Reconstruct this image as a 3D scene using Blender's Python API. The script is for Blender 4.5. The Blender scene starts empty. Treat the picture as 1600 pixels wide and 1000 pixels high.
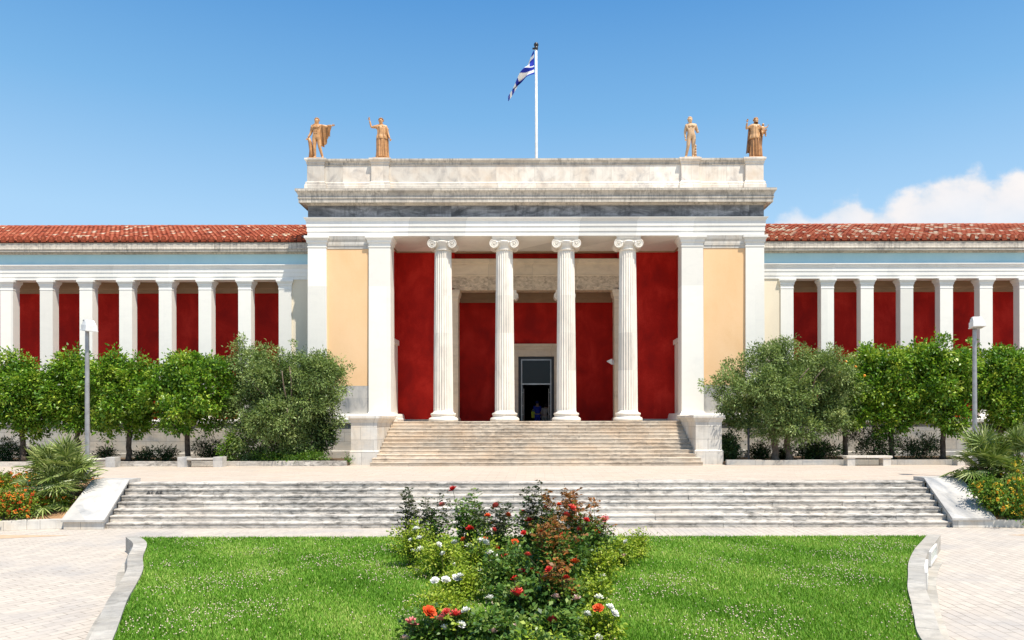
import bpy, math, random
import numpy as np
from mathutils import Vector, Matrix
R = math.radians
PI = math.pi
SC = bpy.context.scene
COL = SC.collection
EYE = 2.83            # camera height above the plaza; the portico floor lies at the same level
FPX = 1180.0          # focal length in pixels of a 1600 px wide picture

# ------------------------------------------------------------------ camera
cam_d = bpy.data.cameras.new('camera')
cam = bpy.data.objects.new('camera', cam_d)
COL.objects.link(cam)
cam.location = (0, 0, EYE)
cam.rotation_mode = 'QUATERNION'
cam.rotation_quaternion = (Matrix.Rotation(R(90), 4, 'X') @ Matrix.Rotation(R(-0.12), 4, 'Z')).to_quaternion()
cam_d.sensor_width = 36.0
cam_d.lens = FPX / 1600 * 36.0
cam_d.shift_x = -(838 - 800) / 1600
cam_d.shift_y = (658 - 500) / 1600
cam_d.clip_start = 0.1
cam_d.clip_end = 3000
SC.camera = cam

# ------------------------------------------------------------------ light
SUNV = Vector((0.29, -0.36, 1.0)).normalized()
sun_d = bpy.data.lights.new('sun', 'SUN')
sun_d.energy = 4.4
sun_d.angle = R(0.5)
sun_d.color = (1.0, 0.94, 0.84)
sun = bpy.data.objects.new('sun', sun_d)
COL.objects.link(sun)
sun.location = (20, -20, 60)
sun.rotation_mode = 'QUATERNION'
sun.rotation_quaternion = (-SUNV).to_track_quat('-Z', 'Y')

world = bpy.data.worlds.new('World')
SC.world = world
world.use_nodes = True
SKY_STRENGTH = 0.10
SC.view_settings.view_transform = 'Standard'
SC.view_settings.look = 'None'
SC.view_settings.exposure = 0.66
SC.view_settings.gamma = 1.0
SC.view_settings.use_curve_mapping = False


def nd(nt, kind, **kw):
    n = nt.nodes.new(kind)
    for k, v in kw.items():
        if k.startswith('i_'):
            key = k[2:]
            n.inputs[int(key) if key.isdigit() else key.replace('_', ' ')].default_value = v
        else:
            setattr(n, k, v)
    return n


def mth(nt, op, a, b=None, clamp=False):
    n = nt.nodes.new('ShaderNodeMath')
    n.operation = op
    n.use_clamp = clamp
    for i, v in enumerate((a, b)):
        if v is None:
            continue
        if isinstance(v, (int, float)):
            n.inputs[i].default_value = v
        else:
            nt.links.new(v, n.inputs[i])
    return n.outputs[0]


def mixc(nt, fac, a, b, blend='MIX'):
    n = nt.nodes.new('ShaderNodeMix')
    n.data_type = 'RGBA'
    n.blend_type = blend
    for idx, v in ((0, fac), (6, a), (7, b)):
        if isinstance(v, (int, float)):
            n.inputs[idx].default_value = v
        elif isinstance(v, tuple):
            n.inputs[idx].default_value = (v[0], v[1], v[2], 1)
        else:
            nt.links.new(v, n.inputs[idx])
    return n.outputs[2]


def ramp(nt, val, stops, interp='LINEAR'):
    n = nt.nodes.new('ShaderNodeValToRGB')
    n.color_ramp.interpolation = interp
    el = n.color_ramp.elements
    while len(el) < len(stops):
        el.new(0.5)
    for e, (p, c) in zip(el, stops):
        e.position = p
        e.color = (c[0], c[1], c[2], 1) if isinstance(c, tuple) else (c, c, c, 1)
    nt.links.new(val, n.inputs[0])
    return n.outputs[0]


def build_world():
    nt = world.node_tree
    nt.nodes.clear()
    sky = nd(nt, 'ShaderNodeTexSky', sky_type='NISHITA', sun_disc=False)
    sky.sun_elevation = math.asin(SUNV.z)
    sky.sun_rotation = math.atan2(SUNV.x, SUNV.y)
    sky.altitude = 50
    sky.air_density = 1.0
    sky.dust_density = 1.6
    sky.ozone_density = 2.2
    L = nt.links.new
    # summer cumulus low on the right: bounded by a height curve over azimuth, edges broken by noise
    tc = nd(nt, 'ShaderNodeTexCoord')
    sep = nd(nt, 'ShaderNodeSeparateXYZ')
    L(tc.outputs['Generated'], sep.inputs[0])
    ysafe = mth(nt, 'MAXIMUM', sep.outputs[1], 0.05)
    u = mth(nt, 'DIVIDE', sep.outputs[0], ysafe)
    v = mth(nt, 'DIVIDE', sep.outputs[2], ysafe)
    cmb = nd(nt, 'ShaderNodeCombineXYZ')
    L(u, cmb.inputs[0])
    L(mth(nt, 'MULTIPLY', v, 1.25), cmb.inputs[1])
    nz = nd(nt, 'ShaderNodeTexNoise', i_Scale=16.0, i_Detail=8.0, i_Roughness=0.56)
    L(cmb.outputs[0], nz.inputs['Vector'])
    nz2 = nd(nt, 'ShaderNodeTexNoise', i_Scale=6.0, i_Detail=3.0, i_Roughness=0.5)
    L(cmb.outputs[0], nz2.inputs['Vector'])
    cv = nd(nt, 'ShaderNodeFloatCurve')
    c = cv.mapping.curves[0]
    pts = [(0.0, 0.0), (0.29, 0.0), (0.315, 0.258), (0.345, 0.272), (0.37, 0.262), (0.395, 0.296), (0.425, 0.302), (0.45, 0.284),
           (0.48, 0.299), (0.52, 0.322), (0.56, 0.330), (0.585, 0.334), (0.60, 0.322), (0.64, 0.337), (0.75, 0.34), (0.9, 0.2), (1.0, 0.0)]
    c.points[0].location = pts[0]
    c.points[1].location = pts[-1]
    for p in pts[1:-1]:
        c.points.new(*p)
    for p in c.points:
        p.handle_type = 'VECTOR'
    cv.mapping.update()
    L(u, cv.inputs['Value'])
    edge = mth(nt, 'SUBTRACT', cv.outputs[0], v)
    n1 = mth(nt, 'MULTIPLY', mth(nt, 'SUBTRACT', nz.outputs[0], 0.5), 0.075)
    n2 = mth(nt, 'MULTIPLY', mth(nt, 'SUBTRACT', nz2.outputs[0], 0.5), 0.04)
    e = mth(nt, 'ADD', edge, mth(nt, 'ADD', n1, n2))
    mr = nd(nt, 'ShaderNodeMapRange', interpolation_type='SMOOTHSTEP')
    L(e, mr.inputs[0])
    mr.inputs[1].default_value = -0.006
    mr.inputs[2].default_value = 0.016
    fade = nd(nt, 'ShaderNodeMapRange', interpolation_type='SMOOTHSTEP')
    L(u, fade.inputs[0])
    fade.inputs[1].default_value = 0.26
    fade.inputs[2].default_value = 0.5
    fade.inputs[3].default_value = 0.6
    mask = mth(nt, 'MULTIPLY', mr.outputs[0], fade.outputs[0])
    thick = mth(nt, 'ADD', mth(nt, 'MULTIPLY', mth(nt, 'SUBTRACT', nz.outputs[0], 0.5), 1.3), mth(nt, 'MULTIPLY', edge, 3.0))
    ccol = ramp(nt, mth(nt, 'ADD', thick, 0.45, True), [(0.25, (4.5, 5.0, 5.6)), (0.5, (6.0, 5.8, 5.8)), (0.85, (6.6, 6.2, 6.0))])
    deep = nd(nt, 'ShaderNodeMapRange', interpolation_type='SMOOTHSTEP')
    L(mth(nt, 'ADD', edge, mth(nt, 'MULTIPLY', n2, 2.0)), deep.inputs[0])
    deep.inputs[1].default_value = 0.015
    deep.inputs[2].default_value = 0.085
    deep.inputs[3].default_value = 0.97
    deep.inputs[4].default_value = 0.62
    mask = mth(nt, 'MULTIPLY', mask, deep.outputs[0])
    hsv = nd(nt, 'ShaderNodeHueSaturation', i_Saturation=1.16, i_Value=1.3)
    L(sky.outputs[0], hsv.inputs['Color'])
    # clear summer air: pale low down, deep blue higher up
    air = ramp(nt, sep.outputs[2], [(0.0, (3.9, 5.1, 6.2)), (0.24, (2.9, 4.6, 6.1)), (0.37, (1.35, 3.25, 5.4)), (0.49, (0.52, 2.1, 4.6)), (1.0, (0.30, 1.30, 3.6))])
    clear = mixc(nt, 0.72, hsv.outputs[0], air)
    out = mixc(nt, mask, clear, ccol)
    bg = nd(nt, 'ShaderNodeBackground', i_Strength=SKY_STRENGTH)
    L(out, bg.inputs[0])
    wo = nd(nt, 'ShaderNodeOutputWorld')
    L(bg.outputs[0], wo.inputs[0])


build_world()


# ------------------------------------------------------------------ materials
def new_mat(name):
    m = bpy.data.materials.new(name)
    m.use_nodes = True
    nt = m.node_tree
    nt.nodes.clear()
    out = nd(nt, 'ShaderNodeOutputMaterial')
    p = nd(nt, 'ShaderNodeBsdfPrincipled')
    nt.links.new(p.outputs[0], out.inputs[0])
    return m, nt, p, out


def pos(nt, scale=(1, 1, 1)):
    g = nd(nt, 'ShaderNodeNewGeometry')
    mp = nd(nt, 'ShaderNodeMapping')
    mp.inputs['Scale'].default_value = scale
    nt.links.new(g.outputs['Position'], mp.inputs[0])
    return mp.outputs[0]


def noise(nt, vec, scale, detail=4, rough=0.55, dist=0.0, w=None):
    n = nd(nt, 'ShaderNodeTexNoise')
    if w is not None:
        n.noise_dimensions = '4D'
        nt.links.new(w, n.inputs['W'])
    nt.links.new(vec, n.inputs['Vector'])
    n.inputs['Scale'].default_value = scale
    n.inputs['Detail'].default_value = detail
    n.inputs['Roughness'].default_value = rough
    n.inputs['Distortion'].default_value = dist
    return n.outputs[0]


def attr(nt, name='tint'):
    a = nd(nt, 'ShaderNodeAttribute')
    a.attribute_name = name
    return a.outputs['Fac']


def bump(nt, p, h, strength=0.3, dist=0.02):
    b = nd(nt, 'ShaderNodeBump')
    b.inputs['Strength'].default_value = strength
    b.inputs['Distance'].default_value = dist
    nt.links.new(h, b.inputs['Height'])
    nt.links.new(b.outputs[0], p.inputs['Normal'])


def plain(name, c1, c2=None, scale=2.0, rough=0.6, spec=0.3, metal=0.0, use_tint=False, bmp=0.0, bscale=40.0, detail=5):
    m, nt, p, _ = new_mat(name)
    p.inputs['Roughness'].default_value = rough
    p.inputs['Specular IOR Level'].default_value = spec
    p.inputs['Metallic'].default_value = metal
    v = pos(nt)
    c2 = c2 or tuple(x * 0.82 for x in c1)
    n = noise(nt, v, scale, detail)
    col = ramp(nt, n, [(0.32, c2), (0.68, c1)])
    if use_tint:
        t = attr(nt)
        col = mixc(nt, 1.0, col, ramp(nt, t, [(0.0, 0.62), (1.0, 1.12)]), 'MULTIPLY')
    nt.links.new(col, p.inputs['Base Color'])
    if bmp:
        bump(nt, p, noise(nt, v, bscale, 4), bmp, 0.01)
    return m


def stone(name, light, mid, dark, bw=1.8, bh=0.5, vein=0.6, stain=0.25, joint=(0.28, 0.26, 0.22), jw=0.012, rough=0.55,
          streak=0.0, bump_s=0.15, offset=0.5, warm=None, off=(0, 0, 0), blk_lo=0.84, vdir=(0.55, 0.4, 1.6), soot=(0.09, 0.085, 0.075)):
    """marble laid in blocks seen on vertical faces: joints, block to block change, veins, stains of their own shape"""
    m, nt, p, _ = new_mat(name)
    L = nt.links.new
    p.inputs['Roughness'].default_value = rough
    p.inputs['Specular IOR Level'].default_value = 0.3
    g = nd(nt, 'ShaderNodeNewGeometry')
    sp = nd(nt, 'ShaderNodeSeparateXYZ')
    L(g.outputs['Position'], sp.inputs[0])
    cb = nd(nt, 'ShaderNodeCombineXYZ')
    L(mth(nt, 'ADD', mth(nt, 'ADD', sp.outputs[0], sp.outputs[1]), off[0]), cb.inputs[0])
    L(mth(nt, 'ADD', sp.outputs[2], off[2]), cb.inputs[1])
    br = nd(nt, 'ShaderNodeTexBrick')
    br.offset = offset
    L(cb.outputs[0], br.inputs['Vector'])
    br.inputs['Color1'].default_value = (0, 0, 0, 1)
    br.inputs['Color2'].default_value = (1, 1, 1, 1)
    br.inputs['Mortar'].default_value = (0.5, 0.5, 0.5, 1)
    br.inputs['Scale'].default_value = 1.0
    br.inputs['Mortar Size'].default_value = jw * 0.5
    br.inputs['Mortar Smooth'].default_value = 0.15
    br.inputs['Brick Width'].default_value = bw
    br.inputs['Row Height'].default_value = bh
    rnd = mth(nt, 'MULTIPLY', br.outputs['Color'], 1.0)
    mp = nd(nt, 'ShaderNodeMapping')
    mp.inputs['Scale'].default_value = vdir
    mp.inputs['Rotation'].default_value = (0.3, 0.6, 0.5)
    L(g.outputs['Position'], mp.inputs[0])
    n = noise(nt, mp.outputs[0], 1.5, 7, 0.6, 1.2, mth(nt, 'MULTIPLY', rnd, 37.0))
    veined = ramp(nt, n, [(0.30, dark), (0.47, mid), (0.62, light)])
    col = mixc(nt, vein, light, veined)
    blk = ramp(nt, rnd, [(0.0, blk_lo), (0.35, 0.5 + blk_lo * 0.55), (1.0, 1.06)])
    col = mixc(nt, 1.0, col, blk, 'MULTIPLY')
    if warm:
        wn = noise(nt, g.outputs['Position'], 0.8, 5, 0.6)
        col = mixc(nt, ramp(nt, wn, [(0.45, 0.0), (0.72, 0.75)]), col, warm)
    if stain:
        s = noise(nt, pos(nt, (1.3, 1.3, 0.9)), 2.2, 8, 0.66, 0.5)
        col = mixc(nt, mth(nt, 'MULTIPLY', ramp(nt, s, [(0.52, 0.0), (0.74, 1.0)]), stain), col, soot)
    if streak:
        s = noise(nt, pos(nt, (5.0, 5.0, 0.45)), 2.0, 7, 0.7)
        s2 = noise(nt, pos(nt, (0.5, 0.5, 0.5)), 1.3, 3, 0.5)
        k = mth(nt, 'MULTIPLY', ramp(nt, s, [(0.46, 0.0), (0.70, 1.0)]), ramp(nt, s2, [(0.35, 0.25), (0.62, 1.0)]))
        col = mixc(nt, mth(nt, 'MULTIPLY', k, streak), col, soot)
    col = mixc(nt, mth(nt, 'MULTIPLY', br.outputs['Fac'], 0.75), col, joint)
    t = attr(nt)
    L(col, p.inputs['Base Color'])
    if bump_s:
        h = mth(nt, 'ADD', mth(nt, 'MULTIPLY', noise(nt, g.outputs['Position'], 14.0, 6), 0.6), mth(nt, 'MULTIPLY', br.outputs['Fac'], -1.0))
        bump(nt, p, h, bump_s, 0.015)
    return m


def step_stone(name, light, dark, soot, warm, stain, warmk=0.5, sx=1.0):
    """stone of the steps: every block its own tint (attribute), grime along the joints and smeared patches"""
    m, nt, p, _ = new_mat(name)
    L = nt.links.new
    p.inputs['Roughness'].default_value = 0.65
    p.inputs['Specular IOR Level'].default_value = 0.25
    t = attr(nt)
    g = nd(nt, 'ShaderNodeNewGeometry')
    n = noise(nt, pos(nt, (0.8, 2.0, 3.0)), 2.5, 7, 0.62, 0.8, mth(nt, 'MULTIPLY', t, 21.0))
    col = ramp(nt, n, [(0.30, dark), (0.56, light)])
    wn = noise(nt, g.outputs['Position'], 0.7, 5, 0.6)
    col = mixc(nt, mth(nt, 'MULTIPLY', ramp(nt, wn, [(0.42, 0.0), (0.65, 1.0)]), warmk), col, warm)
    col = mixc(nt, 1.0, col, ramp(nt, t, [(0.0, 0.78), (1.0, 1.10)]), 'MULTIPLY')
    s = noise(nt, pos(nt, (2.2 * sx, 2.0, 7.0)), 1.6, 9, 0.72, 0.6)
    s2 = noise(nt, pos(nt, (0.25, 0.5, 0.5)), 1.2, 4, 0.6)
    k = mth(nt, 'MULTIPLY', ramp(nt, s, [(0.43, 0.0), (0.62, 1.0)]), ramp(nt, s2, [(0.3, 0.2), (0.58, 1.0)]))
    col = mixc(nt, mth(nt, 'MULTIPLY', k, stain), col, soot)
    L(col, p.inputs['Base Color'])
    bump(nt, p, noise(nt, g.outputs['Position'], 22.0, 6), 0.25, 0.012)
    return m


def stucco(name, c1, c2, c3, scale=0.5, rough=0.75, bumps=0.12, spec=0.2):
    m, nt, p, _ = new_mat(name)
    p.inputs['Roughness'].default_value = rough
    p.inputs['Specular IOR Level'].default_value = spec
    v = pos(nt, (1, 1, 0.75))
    n1 = noise(nt, v, scale, 5, 0.6, 0.4)
    n2 = noise(nt, pos(nt), 22.0, 4, 0.7)
    n3 = noise(nt, pos(nt, (2.2, 2.2, 0.22)), 1.6, 6, 0.68)
    f = mth(nt, 'ADD', mth(nt, 'ADD', mth(nt, 'MULTIPLY', n1, 0.66), mth(nt, 'MULTIPLY', n3, 0.12)), mth(nt, 'MULTIPLY', n2, 0.22))
    col = ramp(nt, f, [(0.38, c2), (0.5, c1), (0.63, c3)])
    nt.links.new(col, p.inputs['Base Color'])
    bump(nt, p, n2, bumps, 0.01)
    return m


def paving(name, c1, c2, joint, bw, bh, ang_r, ang_l, jw=0.012, patch=(0.42, 0.40, 0.37), pk=0.5):
    """slabs on the ground; the rows turn with the two curved sides of the plaza"""
    m, nt, p, _ = new_mat(name)
    L = nt.links.new
    p.inputs['Roughness'].default_value = 0.8
    p.inputs['Specular IOR Level'].default_value = 0.2
    g = nd(nt, 'ShaderNodeNewGeometry')
    vs = []
    for a in (ang_r, ang_l):
        mp = nd(nt, 'ShaderNodeMapping')
        mp.inputs['Rotation'].default_value = (0, 0, R(a))
        L(g.outputs['Position'], mp.inputs[0])
        vs.append(mp.outputs[0])
    sp = nd(nt, 'ShaderNodeSeparateXYZ')
    L(g.outputs['Position'], sp.inputs[0])
    side = mth(nt, 'LESS_THAN', sp.outputs[0], 0.0)
    mx = nd(nt, 'ShaderNodeMix', data_type='VECTOR')
    L(side, mx.inputs[0])
    L(vs[0], mx.inputs[4])
    L(vs[1], mx.inputs[5])
    wob = nd(nt, 'ShaderNodeTexNoise', i_Scale=0.35, i_Detail=2.0)
    L(g.outputs['Position'], wob.inputs['Vector'])
    add = nd(nt, 'ShaderNodeVectorMath', operation='MULTIPLY_ADD')
    L(wob.outputs['Color'], add.inputs[0])
    add.inputs[1].default_value = (0.09, 0.09, 0)
    L(mx.outputs[1], add.inputs[2])
    br = nd(nt, 'ShaderNodeTexBrick')
    br.offset = 0.5
    L(add.outputs[0], br.inputs['Vector'])
    br.inputs['Color1'].default_value = (0, 0, 0, 1)
    br.inputs['Color2'].default_value = (1, 1, 1, 1)
    br.inputs['Mortar'].default_value = (0.5, 0.5, 0.5, 1)
    br.inputs['Scale'].default_value = 1
    br.inputs['Mortar Size'].default_value = jw * 0.5
    br.inputs['Mortar Smooth'].default_value = 0.3
    br.inputs['Brick Width'].default_value = bw
    br.inputs['Row Height'].default_value = bh
    col = mixc(nt, br.outputs['Color'], c2, c1)
    n = noise(nt, pos(nt), 0.45, 6, 0.62, 0.3)
    col = mixc(nt, mth(nt, 'MULTIPLY', ramp(nt, n, [(0.48, 0.0), (0.68, 1.0)]), pk), col, patch)
    n3 = noise(nt, pos(nt), 7.0, 6, 0.7)
    col = mixc(nt, mth(nt, 'MULTIPLY', ramp(nt, n3, [(0.4, 0.0), (0.75, 1.0)]), 0.35), col, tuple(x * 0.7 for x in c2))
    jn = noise(nt, pos(nt), 1.1, 4, 0.6)
    jf = mth(nt, 'MULTIPLY', br.outputs['Fac'], ramp(nt, jn, [(0.35, 0.25), (0.65, 1.0)]))
    col = mixc(nt, jf, col, joint)
    L(col, p.inputs['Base Color'])
    h = mth(nt, 'ADD', mth(nt, 'MULTIPLY', n3, 0.5), mth(nt, 'MULTIPLY', br.outputs['Fac'], -1.0))
    bump(nt, p, h, 0.3, 0.01)
    return m


def leaf_mat(name, dark, mid, light, trans=0.3, rough=0.45, spec=0.35, tcol=None):
    m, nt, p, out = new_mat(name)
    L = nt.links.new
    t = attr(nt)
    col = ramp(nt, t, [(0.0, dark), (0.5, mid), (1.0, light)])
    L(col, p.inputs['Base Color'])
    p.inputs['Roughness'].default_value = rough
    p.inputs['Specular IOR Level'].default_value = spec
    tr = nd(nt, 'ShaderNodeBsdfTranslucent')
    L(mixc(nt, 1.0, col, tcol or (1.0, 1.0, 0.55), 'MULTIPLY'), tr.inputs[0])
    mx = nd(nt, 'ShaderNodeMixShader')
    mx.inputs[0].default_value = trans
    L(p.outputs[0], mx.inputs[1])
    L(tr.outputs[0], mx.inputs[2])
    L(mx.outputs[0], out.inputs[0])
    return m


def tint_mat(name, stops, rough=0.7, spec=0.25, nscale=8.0, nk=0.3, metal=0.0):
    m, nt, p, _ = new_mat(name)
    p.inputs['Roughness'].default_value = rough
    p.inputs['Specular IOR Level'].default_value = spec
    p.inputs['Metallic'].default_value = metal
    col = ramp(nt, attr(nt), stops)
    n = noise(nt, pos(nt), nscale, 5, 0.65)
    col = mixc(nt, nk, col, ramp(nt, n, [(0.3, 0.45), (0.7, 1.15)]), 'MULTIPLY')
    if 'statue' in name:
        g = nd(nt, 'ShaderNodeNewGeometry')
        col = mixc(nt, ramp(nt, g.outputs['Pointiness'], [(0.42, 0.85), (0.515, 0.0)]), col, (0.10, 0.04, 0.018))  # creases darkened in the colour, standing in for shadow in folds and hollows
    nt.links.new(col, p.inputs['Base Color'])
    return m


def glass_mat():
    m, nt, p, _ = new_mat('dark_glass')
    p.inputs['Base Color'].default_value = (0.015, 0.018, 0.02, 1)
    p.inputs['Roughness'].default_value = 0.03
    p.inputs['Specular IOR Level'].default_value = 0.22
    return m


M = {}
M['plaster_white'] = stone('white_painted_marble', (0.86, 0.82, 0.73), (0.82, 0.785, 0.70), (0.73, 0.70, 0.64), 2.4, 9.0, 0.35, 0.05, (0.7, 0.68, 0.62), 0.004, 0.5, bump_s=0.04)
M['column'] = stone('column_marble', (0.83, 0.77, 0.67), (0.74, 0.68, 0.59), (0.52, 0.47, 0.41), 3.0, 1.72, 0.55, 0.10, (0.55, 0.52, 0.47), 0.005, 0.55, bump_s=0.08, streak=0.22, vdir=(0.9, 0.9, 0.35))
M['frame_white'] = stone('white_trim', (0.85, 0.82, 0.75), (0.79, 0.77, 0.71), (0.67, 0.66, 0.63), 2.6, 7.0, 0.4, 0.08, (0.6, 0.58, 0.53), 0.005, 0.5, bump_s=0.05, streak=0.06)
M['cornice'] = stone('weathered_cornice_marble', (0.66, 0.59, 0.49), (0.53, 0.47, 0.39), (0.30, 0.27, 0.24), 2.05, 0.31, 0.7, 0.4, (0.15, 0.14, 0.12), 0.012, 0.6, streak=0.85, off=(0.3, 0, 0.02))
M['parapet'] = stone('veined_parapet_marble', (0.86, 0.79, 0.68), (0.76, 0.68, 0.58), (0.42, 0.38, 0.35), 1.75, 9.0, 0.85, 0.12, (0.42, 0.36, 0.29), 0.012, 0.5, warm=(0.66, 0.52, 0.38), off=(0.6, 0, 0), streak=0.2, vdir=(1.1, 0.6, 0.9), blk_lo=0.7)
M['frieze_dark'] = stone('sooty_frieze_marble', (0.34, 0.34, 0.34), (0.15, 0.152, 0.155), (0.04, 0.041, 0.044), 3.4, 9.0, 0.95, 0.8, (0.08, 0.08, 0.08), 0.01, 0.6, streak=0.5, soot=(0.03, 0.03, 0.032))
M['podium'] = stone('podium_marble', (0.52, 0.48, 0.42), (0.42, 0.41, 0.38), (0.25, 0.27, 0.29), 1.9, 0.43, 0.8, 0.35, (0.14, 0.13, 0.12), 0.016, 0.6, streak=0.2, warm=(0.5, 0.42, 0.32), off=(0, 0, -0.19))
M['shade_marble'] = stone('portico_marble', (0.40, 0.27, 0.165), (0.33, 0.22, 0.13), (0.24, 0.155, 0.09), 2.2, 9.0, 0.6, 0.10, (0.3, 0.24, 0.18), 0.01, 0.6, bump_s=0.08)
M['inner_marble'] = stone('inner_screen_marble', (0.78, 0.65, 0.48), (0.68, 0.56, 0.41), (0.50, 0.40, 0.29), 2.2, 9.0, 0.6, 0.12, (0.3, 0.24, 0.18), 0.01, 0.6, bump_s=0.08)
M['carved'] = stone('carved_marble', (0.74, 0.60, 0.43), (0.54, 0.43, 0.31), (0.26, 0.20, 0.14), 2.2, 9.0, 0.9, 0.25, (0.3, 0.24, 0.18), 0.01, 0.7, bump_s=0.9, vdir=(2.5, 2.5, 4.0))
M['pedestal'] = stone('pedestal_marble', (0.66, 0.62, 0.55), (0.58, 0.55, 0.50), (0.40, 0.39, 0.37), 1.05, 0.52, 0.6, 0.3, (0.2, 0.18, 0.15), 0.014, 0.6, warm=(0.62, 0.50, 0.36), streak=0.3)
M['ramp'] = stone('ramp_marble', (0.54, 0.51, 0.46), (0.46, 0.44, 0.41), (0.22, 0.23, 0.24), 1.45, 1.3, 0.95, 0.35, (0.4, 0.37, 0.32), 0.012, 0.5, streak=0.12, vdir=(0.9, 0.35, 0.5))
M['wall_stone'] = step_stone('lawn_wall_marble', (0.47, 0.44, 0.385), (0.34, 0.32, 0.29), (0.14, 0.13, 0.11), (0.44, 0.37, 0.28), 0.5, 0.4)
M['steps_up'] = step_stone('entrance_step_marble', (0.62, 0.53, 0.42), (0.46, 0.39, 0.31), (0.12, 0.10, 0.08), (0.60, 0.44, 0.29), 0.6, 0.6)
M['steps_low'] = step_stone('plaza_step_marble', (0.66, 0.61, 0.54), (0.47, 0.44, 0.40), (0.075, 0.07, 0.06), (0.60, 0.51, 0.41), 0.85, 0.35)
M['red'] = stucco('dark_red_stucco', (0.46, 0.012, 0.006), (0.32, 0.008, 0.005), (0.60, 0.028, 0.016), 0.9)
M['orange'] = stucco('apricot_stucco', (0.82, 0.53, 0.285), (0.78, 0.49, 0.25), (0.85, 0.565, 0.32), 0.4)
M['cream'] = stucco('cream_stucco', (0.76, 0.66, 0.50), (0.72, 0.62, 0.47), (0.80, 0.70, 0.54), 0.4)
M['blue'] = stucco('pale_blue_stucco', (0.45, 0.68, 0.74), (0.39, 0.63, 0.70), (0.50, 0.72, 0.77), 0.5)
M['tile'] = tint_mat('terracotta_tiles', [(0.0, (0.10, 0.03, 0.018)), (0.2, (0.30, 0.065, 0.03)), (0.55, (0.42, 0.11, 0.055)), (0.8, (0.50, 0.19, 0.10)), (0.9, (0.56, 0.40, 0.27)), (1.0, (0.66, 0.56, 0.42))], 0.8, 0.15, 6.0, 0.5)
M['bronze'] = tint_mat('terracotta_statue', [(0.0, (0.20, 0.08, 0.03)), (0.4, (0.54, 0.26, 0.09)), (1.0, (0.78, 0.48, 0.23))], 0.42, 0.5, 6.0, 0.75)
M['statue_pale'] = tint_mat('pale_terracotta_statue', [(0.0, (0.42, 0.22, 0.10)), (0.5, (0.62, 0.40, 0.22)), (1.0, (0.72, 0.52, 0.33))], 0.6, 0.3, 5.0, 0.5)
M['metal_grey'] = plain('galvanised_steel', (0.42, 0.41, 0.40), (0.30, 0.29, 0.29), 6, 0.45, 0.5, 0.55)
M['metal_white'] = plain('white_enamel', (0.74, 0.73, 0.70), (0.60, 0.58, 0.54), 4, 0.35, 0.5)
M['lamp_glass'] = plain('lamp_glass', (0.46, 0.46, 0.42), (0.36, 0.36, 0.33), 5, 0.2, 0.6)
M['black_metal'] = plain('black_metal', (0.022, 0.022, 0.024), (0.014, 0.014, 0.015), 4, 0.4, 0.5)
M['steel_frame'] = plain('brushed_steel', (0.40, 0.40, 0.40), (0.30, 0.30, 0.30), 3, 0.35, 0.5, 0.7)
M['glass'] = glass_mat()
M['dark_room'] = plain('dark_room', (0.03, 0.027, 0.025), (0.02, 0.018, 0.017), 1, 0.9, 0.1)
M['pave_low'] = paving('plaza_paving', (0.53, 0.465, 0.39), (0.45, 0.395, 0.335), (0.20, 0.17, 0.14), 0.34, 0.165, 90, -57, 0.018, (0.36, 0.34, 0.32), 0.85)
M['pave_up'] = paving('terrace_paving', (0.52, 0.44, 0.36), (0.46, 0.385, 0.31), (0.26, 0.21, 0.165), 0.62, 0.31, 0, 0, 0.016, (0.54, 0.42, 0.32), 0.6)
M['soil'] = plain('dry_soil', (0.42, 0.25, 0.13), (0.24, 0.14, 0.075), 5, 0.95, 0.1, bmp=0.6, bscale=25)
M['soil_dark'] = plain('bed_soil', (0.16, 0.11, 0.07), (0.07, 0.05, 0.035), 4, 0.95, 0.1, bmp=0.5, bscale=25)
M['dust'] = plain('orange_dust', (0.52, 0.38, 0.26), (0.44, 0.31, 0.20), 3, 0.95, 0.1, bmp=0.4, bscale=30)
M['turf'] = plain('turf_soil', (0.085, 0.16, 0.02), (0.05, 0.10, 0.015), 3, 0.95, 0.1)
M['grass'] = leaf_mat('grass_blades', (0.075, 0.19, 0.014), (0.18, 0.39, 0.03), (0.50, 0.57, 0.16), 0.35, 0.6, 0.2)
M['clover'] = plain('clover_heads', (0.70, 0.58, 0.46), (0.50, 0.40, 0.27), 30, 0.9, 0.1)
M['orange_leaf'] = leaf_mat('citrus_leaves', (0.030, 0.10, 0.010), (0.14, 0.29, 0.018), (0.44, 0.53, 0.07), 0.28, 0.4, 0.4)
M['olive_leaf'] = leaf_mat('olive_leaves', (0.05, 0.095, 0.025), (0.19, 0.28, 0.075), (0.46, 0.54, 0.22), 0.25, 0.55, 0.3)
M['oleander_leaf'] = leaf_mat('oleander_leaves', (0.014, 0.036, 0.010), (0.035, 0.075, 0.020), (0.08, 0.14, 0.035), 0.2, 0.5, 0.3)
M['hedge_leaf'] = leaf_mat('hedge_leaves', (0.04, 0.10, 0.010), (0.09, 0.20, 0.02), (0.24, 0.34, 0.04), 0.3, 0.5, 0.3)
M['lantana_leaf'] = leaf_mat('lantana_leaves', (0.045, 0.11, 0.010), (0.13, 0.22, 0.020), (0.34, 0.40, 0.05), 0.25, 0.55, 0.25)
M['lantana_yellow'] = tint_mat('yellow_blossom', [(0.0, (0.70, 0.26, 0.02)), (0.3, (0.78, 0.45, 0.03)), (1.0, (0.84, 0.66, 0.08))], 0.7, 0.2, 20, 0.2)
M['lantana_orange'] = tint_mat('orange_blossom', [(0.0, (0.58, 0.05, 0.015)), (0.5, (0.70, 0.13, 0.02)), (1.0, (0.76, 0.30, 0.04))], 0.7, 0.2, 20, 0.2)
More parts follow.
